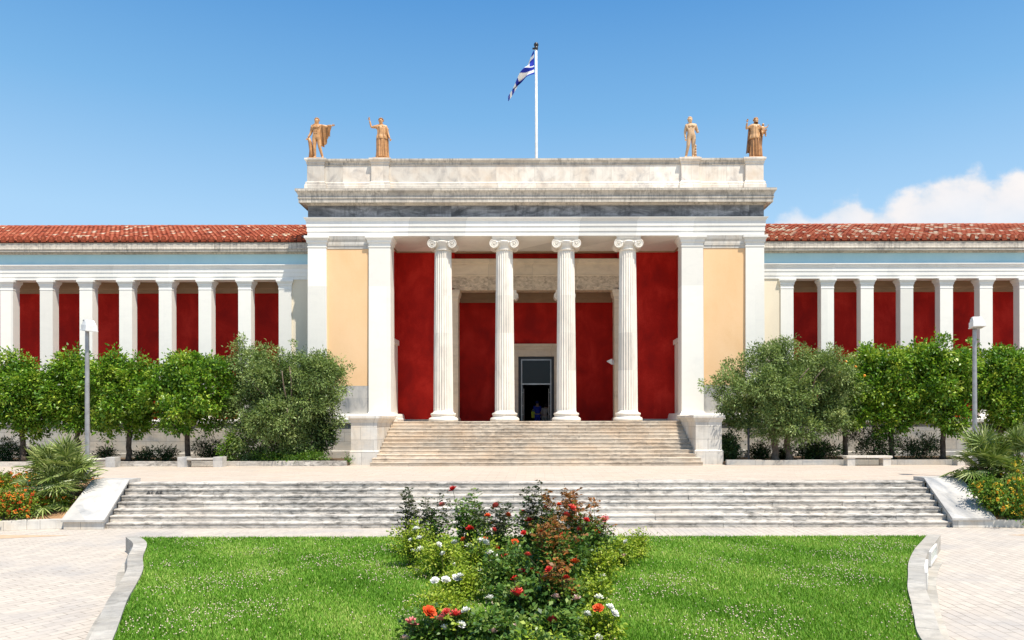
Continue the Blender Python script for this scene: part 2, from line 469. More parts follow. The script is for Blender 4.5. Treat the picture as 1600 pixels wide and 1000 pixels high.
M['palm_leaf'] = leaf_mat('palm_fronds', (0.035, 0.07, 0.012), (0.14, 0.205, 0.035), (0.46, 0.50, 0.18), 0.15, 0.4, 0.45)
M['palm_trunk'] = plain('palm_trunk', (0.16, 0.11, 0.07), (0.07, 0.05, 0.03), 12, 0.95, 0.1, bmp=0.8, bscale=18)
M['bark'] = plain('bark', (0.13, 0.10, 0.075), (0.05, 0.038, 0.028), 9, 0.95, 0.1, bmp=0.7, bscale=20)
M['bark_olive'] = plain('olive_bark', (0.27, 0.20, 0.15), (0.13, 0.10, 0.075), 8, 0.95, 0.1, bmp=0.8, bscale=16)
M['fruit'] = plain('orange_peel', (0.78, 0.30, 0.02), (0.66, 0.22, 0.015), 8, 0.45, 0.4)
M['rose_green'] = leaf_mat('rose_leaves', (0.03, 0.085, 0.018), (0.095, 0.19, 0.03), (0.28, 0.36, 0.06), 0.28, 0.4, 0.4)
M['rose_lime'] = leaf_mat('lime_rose_leaves', (0.11, 0.20, 0.012), (0.29, 0.40, 0.028), (0.56, 0.58, 0.09), 0.32, 0.5, 0.3)
M['rose_bronze'] = leaf_mat('bronze_rose_leaves', (0.07, 0.075, 0.014), (0.22, 0.10, 0.022), (0.46, 0.17, 0.04), 0.28, 0.4, 0.4, (1.0, 0.7, 0.5))
M['rose_olive'] = leaf_mat('dark_rose_leaves', (0.018, 0.028, 0.012), (0.045, 0.065, 0.024), (0.12, 0.11, 0.04), 0.25, 0.4, 0.4)
M['stem'] = plain('rose_stem', (0.10, 0.10, 0.04), (0.055, 0.04, 0.02), 12, 0.7, 0.2)
for nm, c in (('red', (0.62, 0.018, 0.012)), ('orange', (0.74, 0.10, 0.015)), ('pink', (0.74, 0.23, 0.21)), ('white', (0.90, 0.88, 0.80)), ('coral', (0.70, 0.09, 0.065)), ('dark', (0.30, 0.008, 0.010)), ('blush', (0.80, 0.58, 0.50))):
    M['bloom_' + nm] = tint_mat(nm + '_petals', [(0.0, tuple(x * 0.62 for x in c)), (1.0, tuple(min(1, x * 1.12 + 0.02) for x in c))], 0.65, 0.25, 25, 0.2)
M['skin'] = plain('skin', (0.50, 0.31, 0.22), (0.44, 0.27, 0.19), 9, 0.55, 0.3)
M['shirt_blue'] = plain('blue_cloth', (0.055, 0.075, 0.50), (0.035, 0.05, 0.36), 7, 0.8, 0.1)
M['cloth_beige'] = plain('beige_cloth', (0.52, 0.43, 0.36), (0.42, 0.34, 0.28), 7, 0.8, 0.1)
M['cloth_dark'] = plain('dark_cloth', (0.05, 0.055, 0.10), (0.035, 0.04, 0.07), 7, 0.85, 0.1)
M['cap_blue'] = plain('navy_cap', (0.03, 0.04, 0.20), (0.02, 0.03, 0.15), 7, 0.8, 0.1)
M['hair'] = plain('dark_hair', (0.035, 0.022, 0.015), (0.02, 0.013, 0.01), 20, 0.6, 0.3)
M['bag_yellow'] = plain('yellow_bag', (0.72, 0.70, 0.06), (0.60, 0.58, 0.05), 7, 0.6, 0.2)
M['flag_blue'] = plain('flag_blue', (0.022, 0.045, 0.36), (0.016, 0.034, 0.30), 4, 0.75, 0.15)
M['flag_white'] = plain('flag_white', (0.80, 0.80, 0.78), (0.72, 0.72, 0.72), 4, 0.75, 0.15)
M['ink'] = plain('black_spray_paint', (0.05, 0.05, 0.05), (0.12, 0.115, 0.11), 30, 0.8, 0.1)
M['panel_glass'] = plain('frosted_light_panel', (0.50, 0.56, 0.50), (0.42, 0.47, 0.43), 4, 0.25, 0.5)

# ------------------------------------------------------------------ builders
ORG = {}


def link(o, parent=None):
    COL.objects.link(o)
    if parent is not None:
        o.parent = parent
    return o


def tag(o, label=None, cat=None, group=None, kind=None):
    if label:
        o['label'] = label
    if cat:
        o['category'] = cat
    if group:
        o['group'] = group
    if kind:
        o['kind'] = kind
    return o


def thing(name, loc, label, cat, group=None, rz=0.0):
    o = bpy.data.objects.new(name, None)
    o.empty_display_size = 0.2
    o.location = loc
    o.rotation_euler = (0, 0, rz)
    link(o)
    ORG[o.name] = Vector(loc)
    return tag(o, label, cat, group)


def copy_tree(o, parent=None):
    c = o.copy()
    COL.objects.link(c)
    if parent is not None:
        c.parent = parent
    for ch in [k for k in o.children]:
        copy_tree(ch, c)
    return c


class MB:
    def __init__(s):
        s.v, s.f, s.t = [], [], []

    def add(s, vs, fs, t=0.5):
        b = len(s.v)
        s.v += [tuple(p) for p in vs]
        s.f += [[b + i for i in f] for f in fs]
        s.t += [t] * len(fs)
        return s

    def hexa(s, p, t=0.5):   # 4 lower, 4 upper (ccw from above)
        return s.add(p, [(3, 2, 1, 0), (4, 5, 6, 7), (0, 1, 5, 4), (1, 2, 6, 5), (2, 3, 7, 6), (3, 0, 4, 7)], t)

    def box(s, x0, x1, y0, y1, z0, z1, t=0.5):
        if x1 < x0:
            x0, x1 = x1, x0
        return s.hexa([(x0, y0, z0), (x1, y0, z0), (x1, y1, z0), (x0, y1, z0), (x0, y0, z1), (x1, y0, z1), (x1, y1, z1), (x0, y1, z1)], t)

    def loft(s, x0, x1, y0, y1, prof, t=0.5):
        """a block whose outline steps in and out: prof = [(projection, z), ...] from below"""
        if x1 < x0:
            x0, x1 = x1, x0
        vs, fs = [], []
        for p, z in prof:
            vs += [(x0 - p, y0 - p, z), (x1 + p, y0 - p, z), (x1 + p, y1 + p, z), (x0 - p, y1 + p, z)]
        n = len(prof)
        fs.append((3, 2, 1, 0))
        for k in range(n - 1):
            a = 4 * k
            for j in range(4):
                fs.append((a + j, a + (j + 1) % 4, a + 4 + (j + 1) % 4, a + 4 + j))
        fs.append(tuple(4 * (n - 1) + j for j in range(4)))
        return s.add(vs, fs, t)

    def lathe(s, cx, cy, prof, n=32, t=0.5, fn=None):
        vs, fs = [], []
        for r, z in prof:
            for k in range(n):
                a = 2 * PI * k / n
                rr = fn(r, a, z) if fn else r
                vs.append((cx + rr * math.cos(a), cy + rr * math.sin(a), z))
        m = len(prof)
        for i in range(m - 1):
            for k in range(n):
                k2 = (k + 1) % n
                fs.append((i * n + k, i * n + k2, (i + 1) * n + k2, (i + 1) * n + k))
        fs.append(tuple(reversed(range(n))))
        fs.append(tuple((m - 1) * n + k for k in range(n)))
        return s.add(vs, fs, t)

    def tube(s, pts, rad, n=8, t=0.5, caps=True):
        pts = [Vector(p) for p in pts]
        if not hasattr(rad, '__len__'):
            rad = [rad] * len(pts)
        vs, fs = [], []
        ref = None
        for i, p in enumerate(pts):
            d = (pts[min(i + 1, len(pts) - 1)] - pts[max(i - 1, 0)])
            if d.length < 1e-9:
                d = Vector((0, 0, 1))
            d.normalize()
            if ref is None:
                ref = Vector((1, 0, 0)) if abs(d.x) < 0.8 else Vector((0, 1, 0))
            a = (ref - d * ref.dot(d)).normalized()
            ref = a
            b = d.cross(a)
            for k in range(n):
                an = 2 * PI * k / n
                vs.append(p + (a * math.cos(an) + b * math.sin(an)) * rad[i])
        for i in range(len(pts) - 1):
            for k in range(n):
                k2 = (k + 1) % n
                fs.append((i * n + k, i * n + k2, (i + 1) * n + k2, (i + 1) * n + k))
        if caps:
            fs.append(tuple(reversed(range(n))))
            fs.append(tuple((len(pts) - 1) * n + k for k in range(n)))
        return s.add(vs, fs, t)

    def ball(s, c, r, n=10, m=7, t=0.5):
        rx, ry, rz = r if hasattr(r, '__len__') else (r, r, r)
        vs = [(c[0], c[1], c[2] - rz)]
        for i in range(1, m):
            la = -PI / 2 + PI * i / m
            for k in range(n):
                a = 2 * PI * k / n
                vs.append((c[0] + rx * math.cos(la) * math.cos(a), c[1] + ry * math.cos(la) * math.sin(a), c[2] + rz * math.sin(la)))
        vs.append((c[0], c[1], c[2] + rz))
        fs = [(0, 1 + (k + 1) % n, 1 + k) for k in range(n)]
        for i in range(m - 2):
            for k in range(n):
                k2 = (k + 1) % n
                fs.append((1 + i * n + k, 1 + i * n + k2, 1 + (i + 1) * n + k2, 1 + (i + 1) * n + k))
        b = 1 + (m - 2) * n
        fs += [(b + k, b + (k + 1) % n, len(vs) - 1) for k in range(n)]
        return s.add(vs, fs, t)

    def build(s, name, mat, parent=None, org=None, smooth=False, local=False):
        me = bpy.data.meshes.new(name)
        o3 = Vector((0, 0, 0))
        if not local:
            if parent is not None:
                o3 = ORG[parent.name]
            elif org is not None:
                o3 = Vector(org)
        me.from_pydata([(x - o3.x, y - o3.y, z - o3.z) for x, y, z in s.v], [], s.f)
        me.update()
        a = me.attributes.new('tint', 'FLOAT', 'FACE')
        a.data.foreach_set('value', s.t)
        if smooth:
            me.polygons.foreach_set('use_smooth', [True] * len(me.polygons))
        me.materials.append(mat)
        o = bpy.data.objects.new(name, me)
        if parent is None and not local:
            o.location = o3
        link(o, parent)
        ORG[o.name] = o3
        return o


def smooth_by_angle(o, deg=40):
    me = o.data
    me.polygons.foreach_set('use_smooth', [True] * len(me.polygons))
    try:
        me.set_sharp_from_angle(angle=R(deg))
    except Exception:
        pass
    return o


def np_obj(name, V, F, T, mat, parent=None, org=None, smooth=False):
    V = np.asarray(V, dtype=np.float32)
    F = np.asarray(F, dtype=np.int32)
    o3 = ORG[parent.name] if parent is not None else Vector(org or (0, 0, 0))
    V = V - np.array([o3.x, o3.y, o3.z], dtype=np.float32)
    me = bpy.data.meshes.new(name)
    k = F.shape[1]
    me.vertices.add(len(V))
    me.vertices.foreach_set('co', V.ravel())
    me.loops.add(F.size)
    me.loops.foreach_set('vertex_index', F.ravel())
    me.polygons.add(len(F))
    me.polygons.foreach_set('loop_start', np.arange(len(F), dtype=np.int32) * k)
    me.update(calc_edges=True)
    me.validate()
    a = me.attributes.new('tint', 'FLOAT', 'FACE')
    a.data.foreach_set('value', np.clip(np.asarray(T, dtype=np.float32), 0, 1))
    if smooth:
        me.polygons.foreach_set('use_smooth', [True] * len(me.polygons))
    me.materials.append(mat)
    o = bpy.data.objects.new(name, me)
    if parent is None:
        o.location = o3
    link(o, parent)
    ORG[o.name] = o3
    return o


def unit(a):
    return a / np.maximum(np.linalg.norm(a, axis=1, keepdims=True), 1e-9)


def leaf_quads(rng, P, D, size, width=0.5, jitter=0.35, curl=0.12):
    """one folded diamond per leaf: P base points, D directions"""
    n = len(P)
    L = size * (1 + jitter * (rng.random((n, 1)) * 2 - 1))
    D = unit(D)
    S = unit(np.cross(D, unit(rng.normal(size=(n, 3)) + np.array([0, 0, 1.2]))))
    N = np.cross(S, D)
    mid = P + D * L * 0.48 + N * L * curl
    w = L * width * 0.5
    tip = P + D * L - N * L * curl * 0.6
    V = np.stack([P, mid - S * w, tip, mid + S * w], axis=1).reshape(-1, 3)
    F = np.arange(4 * n).reshape(-1, 4)
    return V, F


def crown(rng, c, r, lobes, clumps, per, size, width=0.5, spread=0.22, lobe_r=(0.38, 0.6), droop=0.0, shell=0.75, flat_bottom=None):
    """foliage: lobes fill an ellipsoid, clumps sit on the lobes' outside, leaves fan out from each clump"""
    c = np.array(c, float)
    r = np.array(r, float)
    kk = np.arange(lobes) + 0.5
    ph = np.arccos(1 - 2 * kk / lobes)
    th = PI * (1 + 5 ** 0.5) * kk + rng.random() * 6
    U = unit(np.stack([np.cos(th) * np.sin(ph), np.sin(th) * np.sin(ph), np.cos(ph)], 1) + rng.normal(0, 0.16, (lobes, 3)))
    rad = rng.uniform(0.72, 1.0, (lobes, 1))
    rad[rng.random((lobes, 1)) < 0.2] = 0.45
    r = np.maximum(r - spread * 0.9 - size * 0.4, r * 0.6)
    LR = rng.uniform(lobe_r[0], lobe_r[1], size=lobes)
    LC = U * rad * (1 - LR[:, None] * 0.75)
    idx = rng.integers(0, lobes, size=clumps)
    d = unit(rng.normal(size=(clumps, 3)))
    rr = LR[idx] * (shell + (1 - shell) * rng.random(clumps)) * rng.uniform(0.8, 1.12, size=clumps)
    Q = LC[idx] + d * rr[:, None]
    if flat_bottom is not None:
        Q[:, 2] = np.where(Q[:, 2] < flat_bottom, flat_bottom + (rng.random(clumps) - .35) * 0.25, Q[:, 2])
    for ax in range(3):      # let the lobes fill the whole ellipsoid
        hi, lo = np.percentile(Q[:, ax], 97), np.percentile(Q[:, ax], 3)
        mid = (hi + lo) / 2
        Q[:, ax] = (Q[:, ax] - mid) / max(1e-3, (hi - lo) / 2) * 0.93
    out_ = rng.random(clumps) < 0.09       # a few shoots stand out of the outline
    Q[out_] *= rng.uniform(1.04, 1.2, (int(out_.sum()), 1))
    CC = c + Q * r
    ct = rng.normal(0.5, 0.17, size=clumps)
    k = np.repeat(np.arange(clumps), per)
    n = len(k)
    off = rng.normal(size=(n, 3)) * spread * rng.uniform(0.5, 1.2, size=clumps)[k][:, None]
    P = CC[k] + off
    D = unit(off + 1e-6) * 0.9 + unit(d[k]) * 0.5 + rng.normal(size=(n, 3)) * 0.5
    D[:, 2] -= droop
    V, F = leaf_quads(rng, P, D, size, width)
    T = ct[k] + rng.normal(0, 0.17, size=n)
    return V, F, T, CC


def px(x, y, d):
    """a point of the place from its position in the photograph and its measured distance"""
    return Vector(((x - 838) * d / FPX, d, EYE - (y - 658) * d / FPX))


def rel(y, d):
    return EYE + (658 - y) * d / FPX


# ------------------------------------------------------------------ setting
TER = 1.05      # terrace level
LAWN = 0.30
g = MB()
g.add([(-600, -400, 0), (600, -400, 0), (600, 900, 0), (-600, 900, 0)], [(0, 1, 2, 3)])
tag(g.build('plaza_ground', M['pave_low']), kind='structure')
# terrace, a step above the plaza (stairs cover its front edge)
SL_T, SR_T = -11.96, 11.38      # stair ends at the top
SL_B, SR_B = -11.40, 10.97      # and at the bottom
D_T, D_B = 22.3, 20.0
t = MB()
t.box(-70, 70, D_T + 0.3, 90, -0.5, TER)
tag(t.build('terrace', M['pave_up']), kind='structure')
# planting bed soil between kerb and podium
b = MB()
b.box(-40, -7.6, 30.42, 35.3, TER + 0.004, TER + 0.12)
b.box(7.6, 40, 30.42, 35.3, TER + 0.004, TER + 0.12)
tag(b.build('bed_soil', M['soil_dark']), kind='structure')


def slope_bed(sign, inner_b, inner_t):
    """earth bank beside the lower stairs, falling from the terrace to the kerb"""
    rng = random.Random(5 + sign)
    nx, ny = 40, 12
    vs, fs = [], []
    for i in range(nx + 1):
        for j in range(ny + 1):
            v = j / ny
            u = i / nx
            xin = inner_b + (inner_t - inner_b) * v
            x = xin + sign * 40 * u ** 1.6
            dx = abs(x - xin)
            yk = 20.15 - min(dx, 9) * 0.24
            y = yk + (D_T + 0.9 - yk) * v
            z = 0.14 + (TER - 0.12) * min(1, v * 1.1) ** 0.9 + rng.uniform(-.02, .03) + 0.05 * math.sin(x * 2.1 + y)
            z = min(z, TER + 0.05) if v > 0.95 else z
            vs.append((x, y, z))
    for i in range(nx):
        for j in range(ny):
            a = i * (ny + 1) + j
            q = (a, a + ny + 1, a + ny + 2, a + 1)
            fs.append(q if sign > 0 else tuple(reversed(q)))
    m = MB()
    m.add(vs, fs)
    tag(m.build('earth_bank', M['soil'], smooth=True), kind='structure')


slope_bed(-1, -12.5, -13.1)
slope_bed(1, 12.05, 12.5)
d_ = MB()
d_.add([(-16.5, 18.0, 0.004), (-13.4, 18.95, 0.004), (-11.6, 18.85, 0.004), (-13.0, 18.35, 0.004), (-15.0, 17.5, 0.004)], [(4, 3, 2, 1, 0)][::-1])
d_.f[-1] = d_.f[-1][::-1]
d_.add([(16.5, 18.2, 0.004), (13.2, 18.9, 0.004), (11.6, 18.6, 0.004), (13.6, 17.8, 0.004)], [(0, 1, 2, 3)])
tag(d_.build('sandy_patch', M['dust']), kind='structure')


# ------------------------------------------------------------------ the museum
YF = 34.4
museum = thing('museum_building', (0, YF, TER), 'neoclassical museum with white columned portico, red walls and two long colonnaded wings', 'museum')
Z = lambda r: EYE + r
A0 = Z(8.455)       # underside of the architrave

w = MB()
for s in (-1, 1):
    w.box(s * 7.0, s * 10.38, YF + 0.14, 46, TER, A0)
w.box(-10.38, 10.38, 41.5, 46, Z(4.2), A0)
w.build('wall', M['plaster_white'], museum)

for s in (-1, 1):
    pod = MB()
    pod.loft(s * 6.52, s * 10.44, YF - 0.02, 46.02, [(0.10, TER), (0.10, TER + 0.42), (0.04, TER + 0.46), (0.0, TER + 0.46), (0.0, Z(-0.12))])
    pod.build('podium', M['podium'], museum)
    pc = MB()
    pc.loft(s * 6.62, s * 10.44, YF - 0.02, 46.02, [(0.02, Z(-0.12)), (0.10, Z(-0.06)), (0.12, Z(0.10)), (0.07, Z(0.14)), (0.05, Z(0.26)), (0.01, Z(0.36))])
    pc.build('podium_moulding', M['frame_white'], museum)

# painted panels with a marble dado beneath
for s in (-1, 1):
    q = MB()
    q.box(s * 7.66, s * 9.55, YF + 0.12, YF + 0.139, Z(1.63), Z(7.88))
    q.build('painted_panel', M['orange'], museum)
    q = MB()
    q.box(s * 7.66, s * 9.55, YF + 0.10, YF + 0.139, Z(0.37), Z(1.62))
    q.build('dado', M['ramp'], museum)
    q = MB()
    q.loft(s * 7.45, s * 9.75, YF + 0.10, YF + 0.5, [(0.0, Z(7.89)), (0.0, Z(8.02)), (0.03, Z(8.03)), (0.03, Z(8.2)), (0.07, Z(8.3)), (0.10, Z(8.452))])
    q.build('panel_cornice', M['pedestal'], museum)


def pilaster(x0, x1, name='pilaster'):
    q = MB()
    x0, x1 = min(x0, x1), max(x0, x1)
    q.loft(x0, x1, YF, YF + 0.9, [(0.12, Z(0.0)), (0.12, Z(0.16)), (0.07, Z(0.2)), (0.09, Z(0.26)), (0.03, Z(0.36)), (0.0, Z(0.44)), (-0.02, Z(7.93)), (0.0, Z(7.94)), (0.0, Z(7.99)), (-0.02, Z(8.0))])
    o = q.build(name, M['plaster_white'], museum)
    q = MB()
    q.loft(x0, x1, YF, YF + 0.9, [(-0.02, Z(8.001)), (-0.01, Z(8.12)), (0.03, Z(8.15)), (0.04, Z(8.24)), (0.10, Z(8.33)), (0.12, Z(8.35)), (0.12, Z(8.452))])
    q.build('pilaster_capital', M['frame_white'], o)


for s in (-1, 1):
    pilaster(s * 6.62, s * 7.64)
    pilaster(s * 9.54, s * 10.42)

# entablature
q = MB()
q.loft(-10.42, 10.42, YF + 0.04, 46, [(0.0, A0), (0.0, Z(8.66)), (0.025, Z(8.661)), (0.025, Z(8.885)), (0.05, Z(8.886)), (0.05, Z(9.12)), (0.08, Z(9.15)), (0.09, Z(9.19)), (0.14, Z(9.24)), (0.15, Z(9.28))])
q.build('architrave', M['frame_white'], museum)
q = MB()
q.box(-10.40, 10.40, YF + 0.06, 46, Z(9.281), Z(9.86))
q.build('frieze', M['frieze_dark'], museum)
q = MB()
q.loft(-10.40, 10.40, YF + 0.06, 46, [(0.02, Z(9.84)), (0.07, Z(9.90)), (0.10, Z(9.93)), (0.30, Z(9.935)), (0.31, Z(9.90)), (0.33, Z(9.90)), (0.33, Z(10.06)), (0.36, Z(10.08)), (0.36, Z(10.16)), (0.34, Z(10.2)), (0.38, Z(10.30)), (0.44, Z(10.39)), (0.46, Z(10.40)), (0.46, Z(10.50)), (0.05, Z(10.56))])
q.build('cornice', M['cornice'], museum)
q = MB()
q.loft(-10.34, 10.34, YF + 0.06, 46, [(0.10, Z(10.55)), (0.10, Z(10.74)), (0.07, Z(10.76)), (0.07, Z(10.86)), (0.02, Z(10.90)), (0.0, Z(10.92)), (0.0, Z(11.68))])
q.build('parapet', M['parapet'], museum)
q = MB()
q.loft(-10.34, 10.34, YF + 0.06, 46, [(0.005, Z(11.681)), (0.03, Z(11.70)), (0.03, Z(11.78)), (0.09, Z(11.86)), (0.10, Z(11.88)), (0.10, Z(11.96)), (0.02, Z(11.985))])
q.build('parapet_cap', M['cornice'], museum)
STX = [(-10.40, -9.62), (-7.48, -6.68), (6.62, 7.42), (9.54, 10.36)]
for x0, x1 in STX:
    q = MB()
    q.loft(x0, x1, YF - 0.06, YF + 1.0, [(0.10, Z(10.552)), (0.10, Z(10.743)), (0.07, Z(10.763)), (0.07, Z(10.863)), (0.02, Z(10.903)), (0.0, Z(10.93)), (0.0, Z(11.70)), (0.03, Z(11.72)), (0.03, Z(11.79)), (0.09, Z(11.87)), (0.10, Z(11.89)), (0.10, Z(11.965)), (0.02, Z(11.99))])
    q.build('statue_plinth', M['parapet'], museum)

# portico: floor, red walls, ceiling
q = MB()
q.box(-6.62, 6.62, 34.02, 41.0, TER, EYE)
q.build('portico_floor', M['steps_up'], museum)
red = MB()
for s in (-1, 1):
    red.box(s * 4.06, s * 6.95, 37.62, 40.3, Z(0.10), Z(9.25))
    red.box(s * 6.95, s * 6.995, YF + 0.8, 40.3, Z(0.10), Z(9.25))
    red.box(s * 1.45, s * 4.06, 40.0, 40.3, EYE + .002, Z(6.9))
red.box(-4.06, 4.06, 37.95, 40.3, Z(8.0), Z(9.25))
red.box(-1.45, 1.45, 40.0, 40.3, Z(4.05), Z(6.9))
red.build('portico_wall', M['red'], museum)
for s in (-1, 1):
    q = MB()
    q.box(s * 4.02, s * 6.97, 37.56, 37.7, EYE + .001, Z(0.10))
    q.box(s * 6.94, s * 7.0, YF + 0.92, 37.6, EYE + .001, Z(0.10))
    q.build('skirting', M['podium'], museum)
q = MB()
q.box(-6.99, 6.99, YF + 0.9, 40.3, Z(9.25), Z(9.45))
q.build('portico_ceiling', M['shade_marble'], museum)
q = MB()
q.loft(-6.90, 6.90, 37.60, 37.8, [(0.02, Z(8.39)), (0.02, Z(8.62)), (0.05, Z(8.64)), (0.05, Z(8.86)), (0.10, Z(8.92)), (0.16, Z(9.0)), (0.18, Z(9.249))])
for s in (-1, 1):
    q.box(s * 6.88, s * 6.97, YF + 0.91, 37.5, Z(8.39), Z(9.249))
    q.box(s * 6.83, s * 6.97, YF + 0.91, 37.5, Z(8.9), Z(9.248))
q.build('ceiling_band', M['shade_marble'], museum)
# inner screen
q = MB()
q.loft(-4.15, 4.15, 37.62, 38.35, [(0.0, Z(6.53)), (0.0, Z(6.62)), (0.03, Z(6.63)), (0.03, Z(7.22))])
q.build('inner_frieze', M['carved'], museum)
q = MB()
q.loft(-4.15, 4.15, 37.62, 38.35, [(0.06, Z(7.221)), (0.08, Z(7.27)), (0.05, Z(7.29)), (0.05, Z(7.80)), (0.10, Z(7.83)), (0.12, Z(7.86)), (0.12, Z(8.05)), (0.06, Z(8.09))])
q.build('inner_entablature', M['inner_marble'], museum)
q = MB()
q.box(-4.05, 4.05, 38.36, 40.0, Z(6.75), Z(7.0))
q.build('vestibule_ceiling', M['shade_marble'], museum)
q = MB()
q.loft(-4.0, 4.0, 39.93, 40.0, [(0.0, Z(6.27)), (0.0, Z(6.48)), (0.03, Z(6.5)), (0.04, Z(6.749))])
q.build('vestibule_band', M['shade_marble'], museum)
for s in (-1, 1):
    q = MB()
    q.loft(s * 3.89, s * 4.2, 37.54, 38.3, [(0.05, EYE + .003), (0.05, Z(0.12)), (0.0, Z(0.2)), (0.0, Z(6.0)), (0.03, Z(6.05)), (0.03, Z(6.2)), (0.06, Z(6.26)), (0.10, Z(6.4)), (0.10, Z(6.528))])
    q.build('anta', M['inner_marble'], museum)
# side door jambs seen edge-on in the flanks of the portico
for s in (-1, 1):
    q = MB()
    q.box(s * 6.84, s * 6.95, 35.35, 37.3, EYE + .002, Z(3.75))
    q.box(s * 6.78, s * 6.95, 35.25, 37.4, Z(3.751), Z(3.98))
    q.build('side_door_surround', M['plaster_white'], museum)


# ---- Ionic columns
def flute(n, depth):
    def fn(r, a, z):
        c = (a * n / (2 * PI)) % 1.0
        return r * (1 - depth * max(0.0, math.sin(PI * c)) ** 0.7) if c > 0.12 and c < 0.88 else r
    return fn


def make_column(h, r0, r1, cap_w, cap_scale):
    """root part = shaft; base and capital are sub-parts; local coordinates, foot at z 0"""
    bh = 0.42 * cap_scale
    ch = 0.62 * cap_scale
    q = MB()
    prof = []
    for i in range(13):
        u = i / 12
        z = bh + (h - bh - ch) * u
        r = r0 + (r1 - r0) * (u ** 1.3)
        prof.append((r, z))
    q.lathe(0, 0, prof, 24 * 6, fn=flute(24, 0.105))
    shaft = q.build('column', M['column'], None, local=True)
    smooth_by_angle(shaft, 50)
    q = MB()
    k = r0
    q.lathe(0, 0, [(k * 1.45, 0.0), (k * 1.49, 0.05 * cap_scale), (k * 1.45, 0.14 * cap_scale), (k * 1.34, 0.17 * cap_scale), (k * 1.22, 0.20 * cap_scale), (k * 1.20, 0.25 * cap_scale), (k * 1.26, 0.28 * cap_scale), (k * 1.30, 0.32 * cap_scale), (k * 1.26, 0.37 * cap_scale), (k * 1.10, 0.39 * cap_scale), (k * 1.04, bh), (k * 1.0, bh + 0.06)], 48)
    bo = q.build('column_base', M['column'], shaft, local=True, smooth=True)
    # capital
    q = MB()
    zt = h
    rv = 0.225 * cap_scale
    xv = cap_w / 2 - rv
    zc = zt - 0.12 * cap_scale - rv * 0.98
    dep = r1 * 1.05
    q.lathe(0, 0, [(r1, h - ch), (r1 * 1.07, h - ch + 0.02), (r1 * 1.07, h - ch + 0.05), (r1 * 1.0, h - ch + 0.06), (r1 * 1.02, zc - rv * 0.3), (r1 * 1.25, zc + rv * 0.1), (r1 * 1.30, zc + rv * 0.5), (r1 * 1.1, zc + rv * 0.8)], 40)
    q.box(-xv - rv * 0.4, xv + rv * 0.4, -dep, dep, zc + rv * 0.42, zc + rv * 0.98)
    q.loft(-cap_w * 0.375, cap_w * 0.375, -dep - 0.02, dep + 0.02, [(0.0, zc + rv * 0.981), (0.05 * cap_scale, zc + rv * 1.25), (0.05 * cap_scale, zt - 0.001)])
    for sx in (-1, 1):
        n = 28
        for yy0, yy1, rr in ((-dep - 0.01, dep + 0.01, rv * 0.9),):
            vs, fs = [], []
            prof = [(-dep, rr * 0.3), (-dep - 0.03, rr * 0.35), (-dep - 0.03, rr), (-dep * 0.75, rr), (-dep * 0.3, rr * 0.82), (dep * 0.3, rr * 0.82), (dep * 0.75, rr), (dep + 0.03, rr), (dep + 0.03, rr * 0.3)]
            for (yy, r_) in prof:
                for kk in range(n):
                    a = 2 * PI * kk / n
                    vs.append((sx * xv + r_ * math.cos(a), yy, zc + r_ * math.sin(a)))
            for i in range(len(prof) - 1):
                for kk in range(n):
                    k2 = (kk + 1) % n
                    fs.append((i * n + kk, i * n + k2, (i + 1) * n + k2, (i + 1) * n + kk))
            fs.append(tuple(reversed(range(n))))
            fs.append(tuple((len(prof) - 1) * n + kk for kk in range(n)))
            q.add(vs, fs)
        for sy in (-1, 1):
            pts, rad = [], []
            for kk in range(52):
                u = kk / 51
                a = PI / 2 - sx * u * 2 * PI * 2.25
                r_ = rv * (1.0 - 0.80 * u ** 0.8)
                pts.append((sx * xv + r_ * math.cos(a), sy * (dep + 0.035), zc + r_ * math.sin(a)))
                rad.append(rv * 0.11 * (1 - 0.5 * u))
            q.tube(pts, rad, 6)
            q.ball((sx * xv, sy * (dep + 0.035), zc), rv * 0.17, 8, 5)
    for kk in range(-3, 4):   # egg row between the volutes
        q.ball((kk * r1 * 0.26, -dep * 1.06, zc + rv * 0.28), (r1 * 0.10, r1 * 0.1, rv * 0.24), 8, 5)
    for z_, y_ in ((zc + rv * 0.5, -dep - 0.018), (zc + rv * 0.92, -dep - 0.018)):
        q.tube([(-xv, y_, z_), (0, y_ - 0.005, z_ - 0.02 * cap_scale), (xv, y_, z_)], 0.02 * cap_scale, 6)
    co = q.build('column_capital', M['column'], shaft, local=True)
    smooth_by_angle(co, 45)
    return shaft


def place_part(o, parent, loc):
    o.parent = parent
    o.location = Vector(loc) - ORG[parent.name]


c0 = make_column(8.455, 0.455, 0.385, 1.36, 1.0)
for i, x in enumerate((-4.30, -1.46, 1.39, 4.24)):
    o = c0 if i == 0 else copy_tree(c0)
    place_part(o, museum, (x, 34.95, EYE))
c1 = make_column(6.53, 0.33, 0.29, 1.12, 0.85)
c1.name = 'inner_column'
for i, x in enumerate((-1.44, 1.44)):
    o = c1 if i == 0 else copy_tree(c1)
    place_part(o, museum, (x, 38.0, EYE))

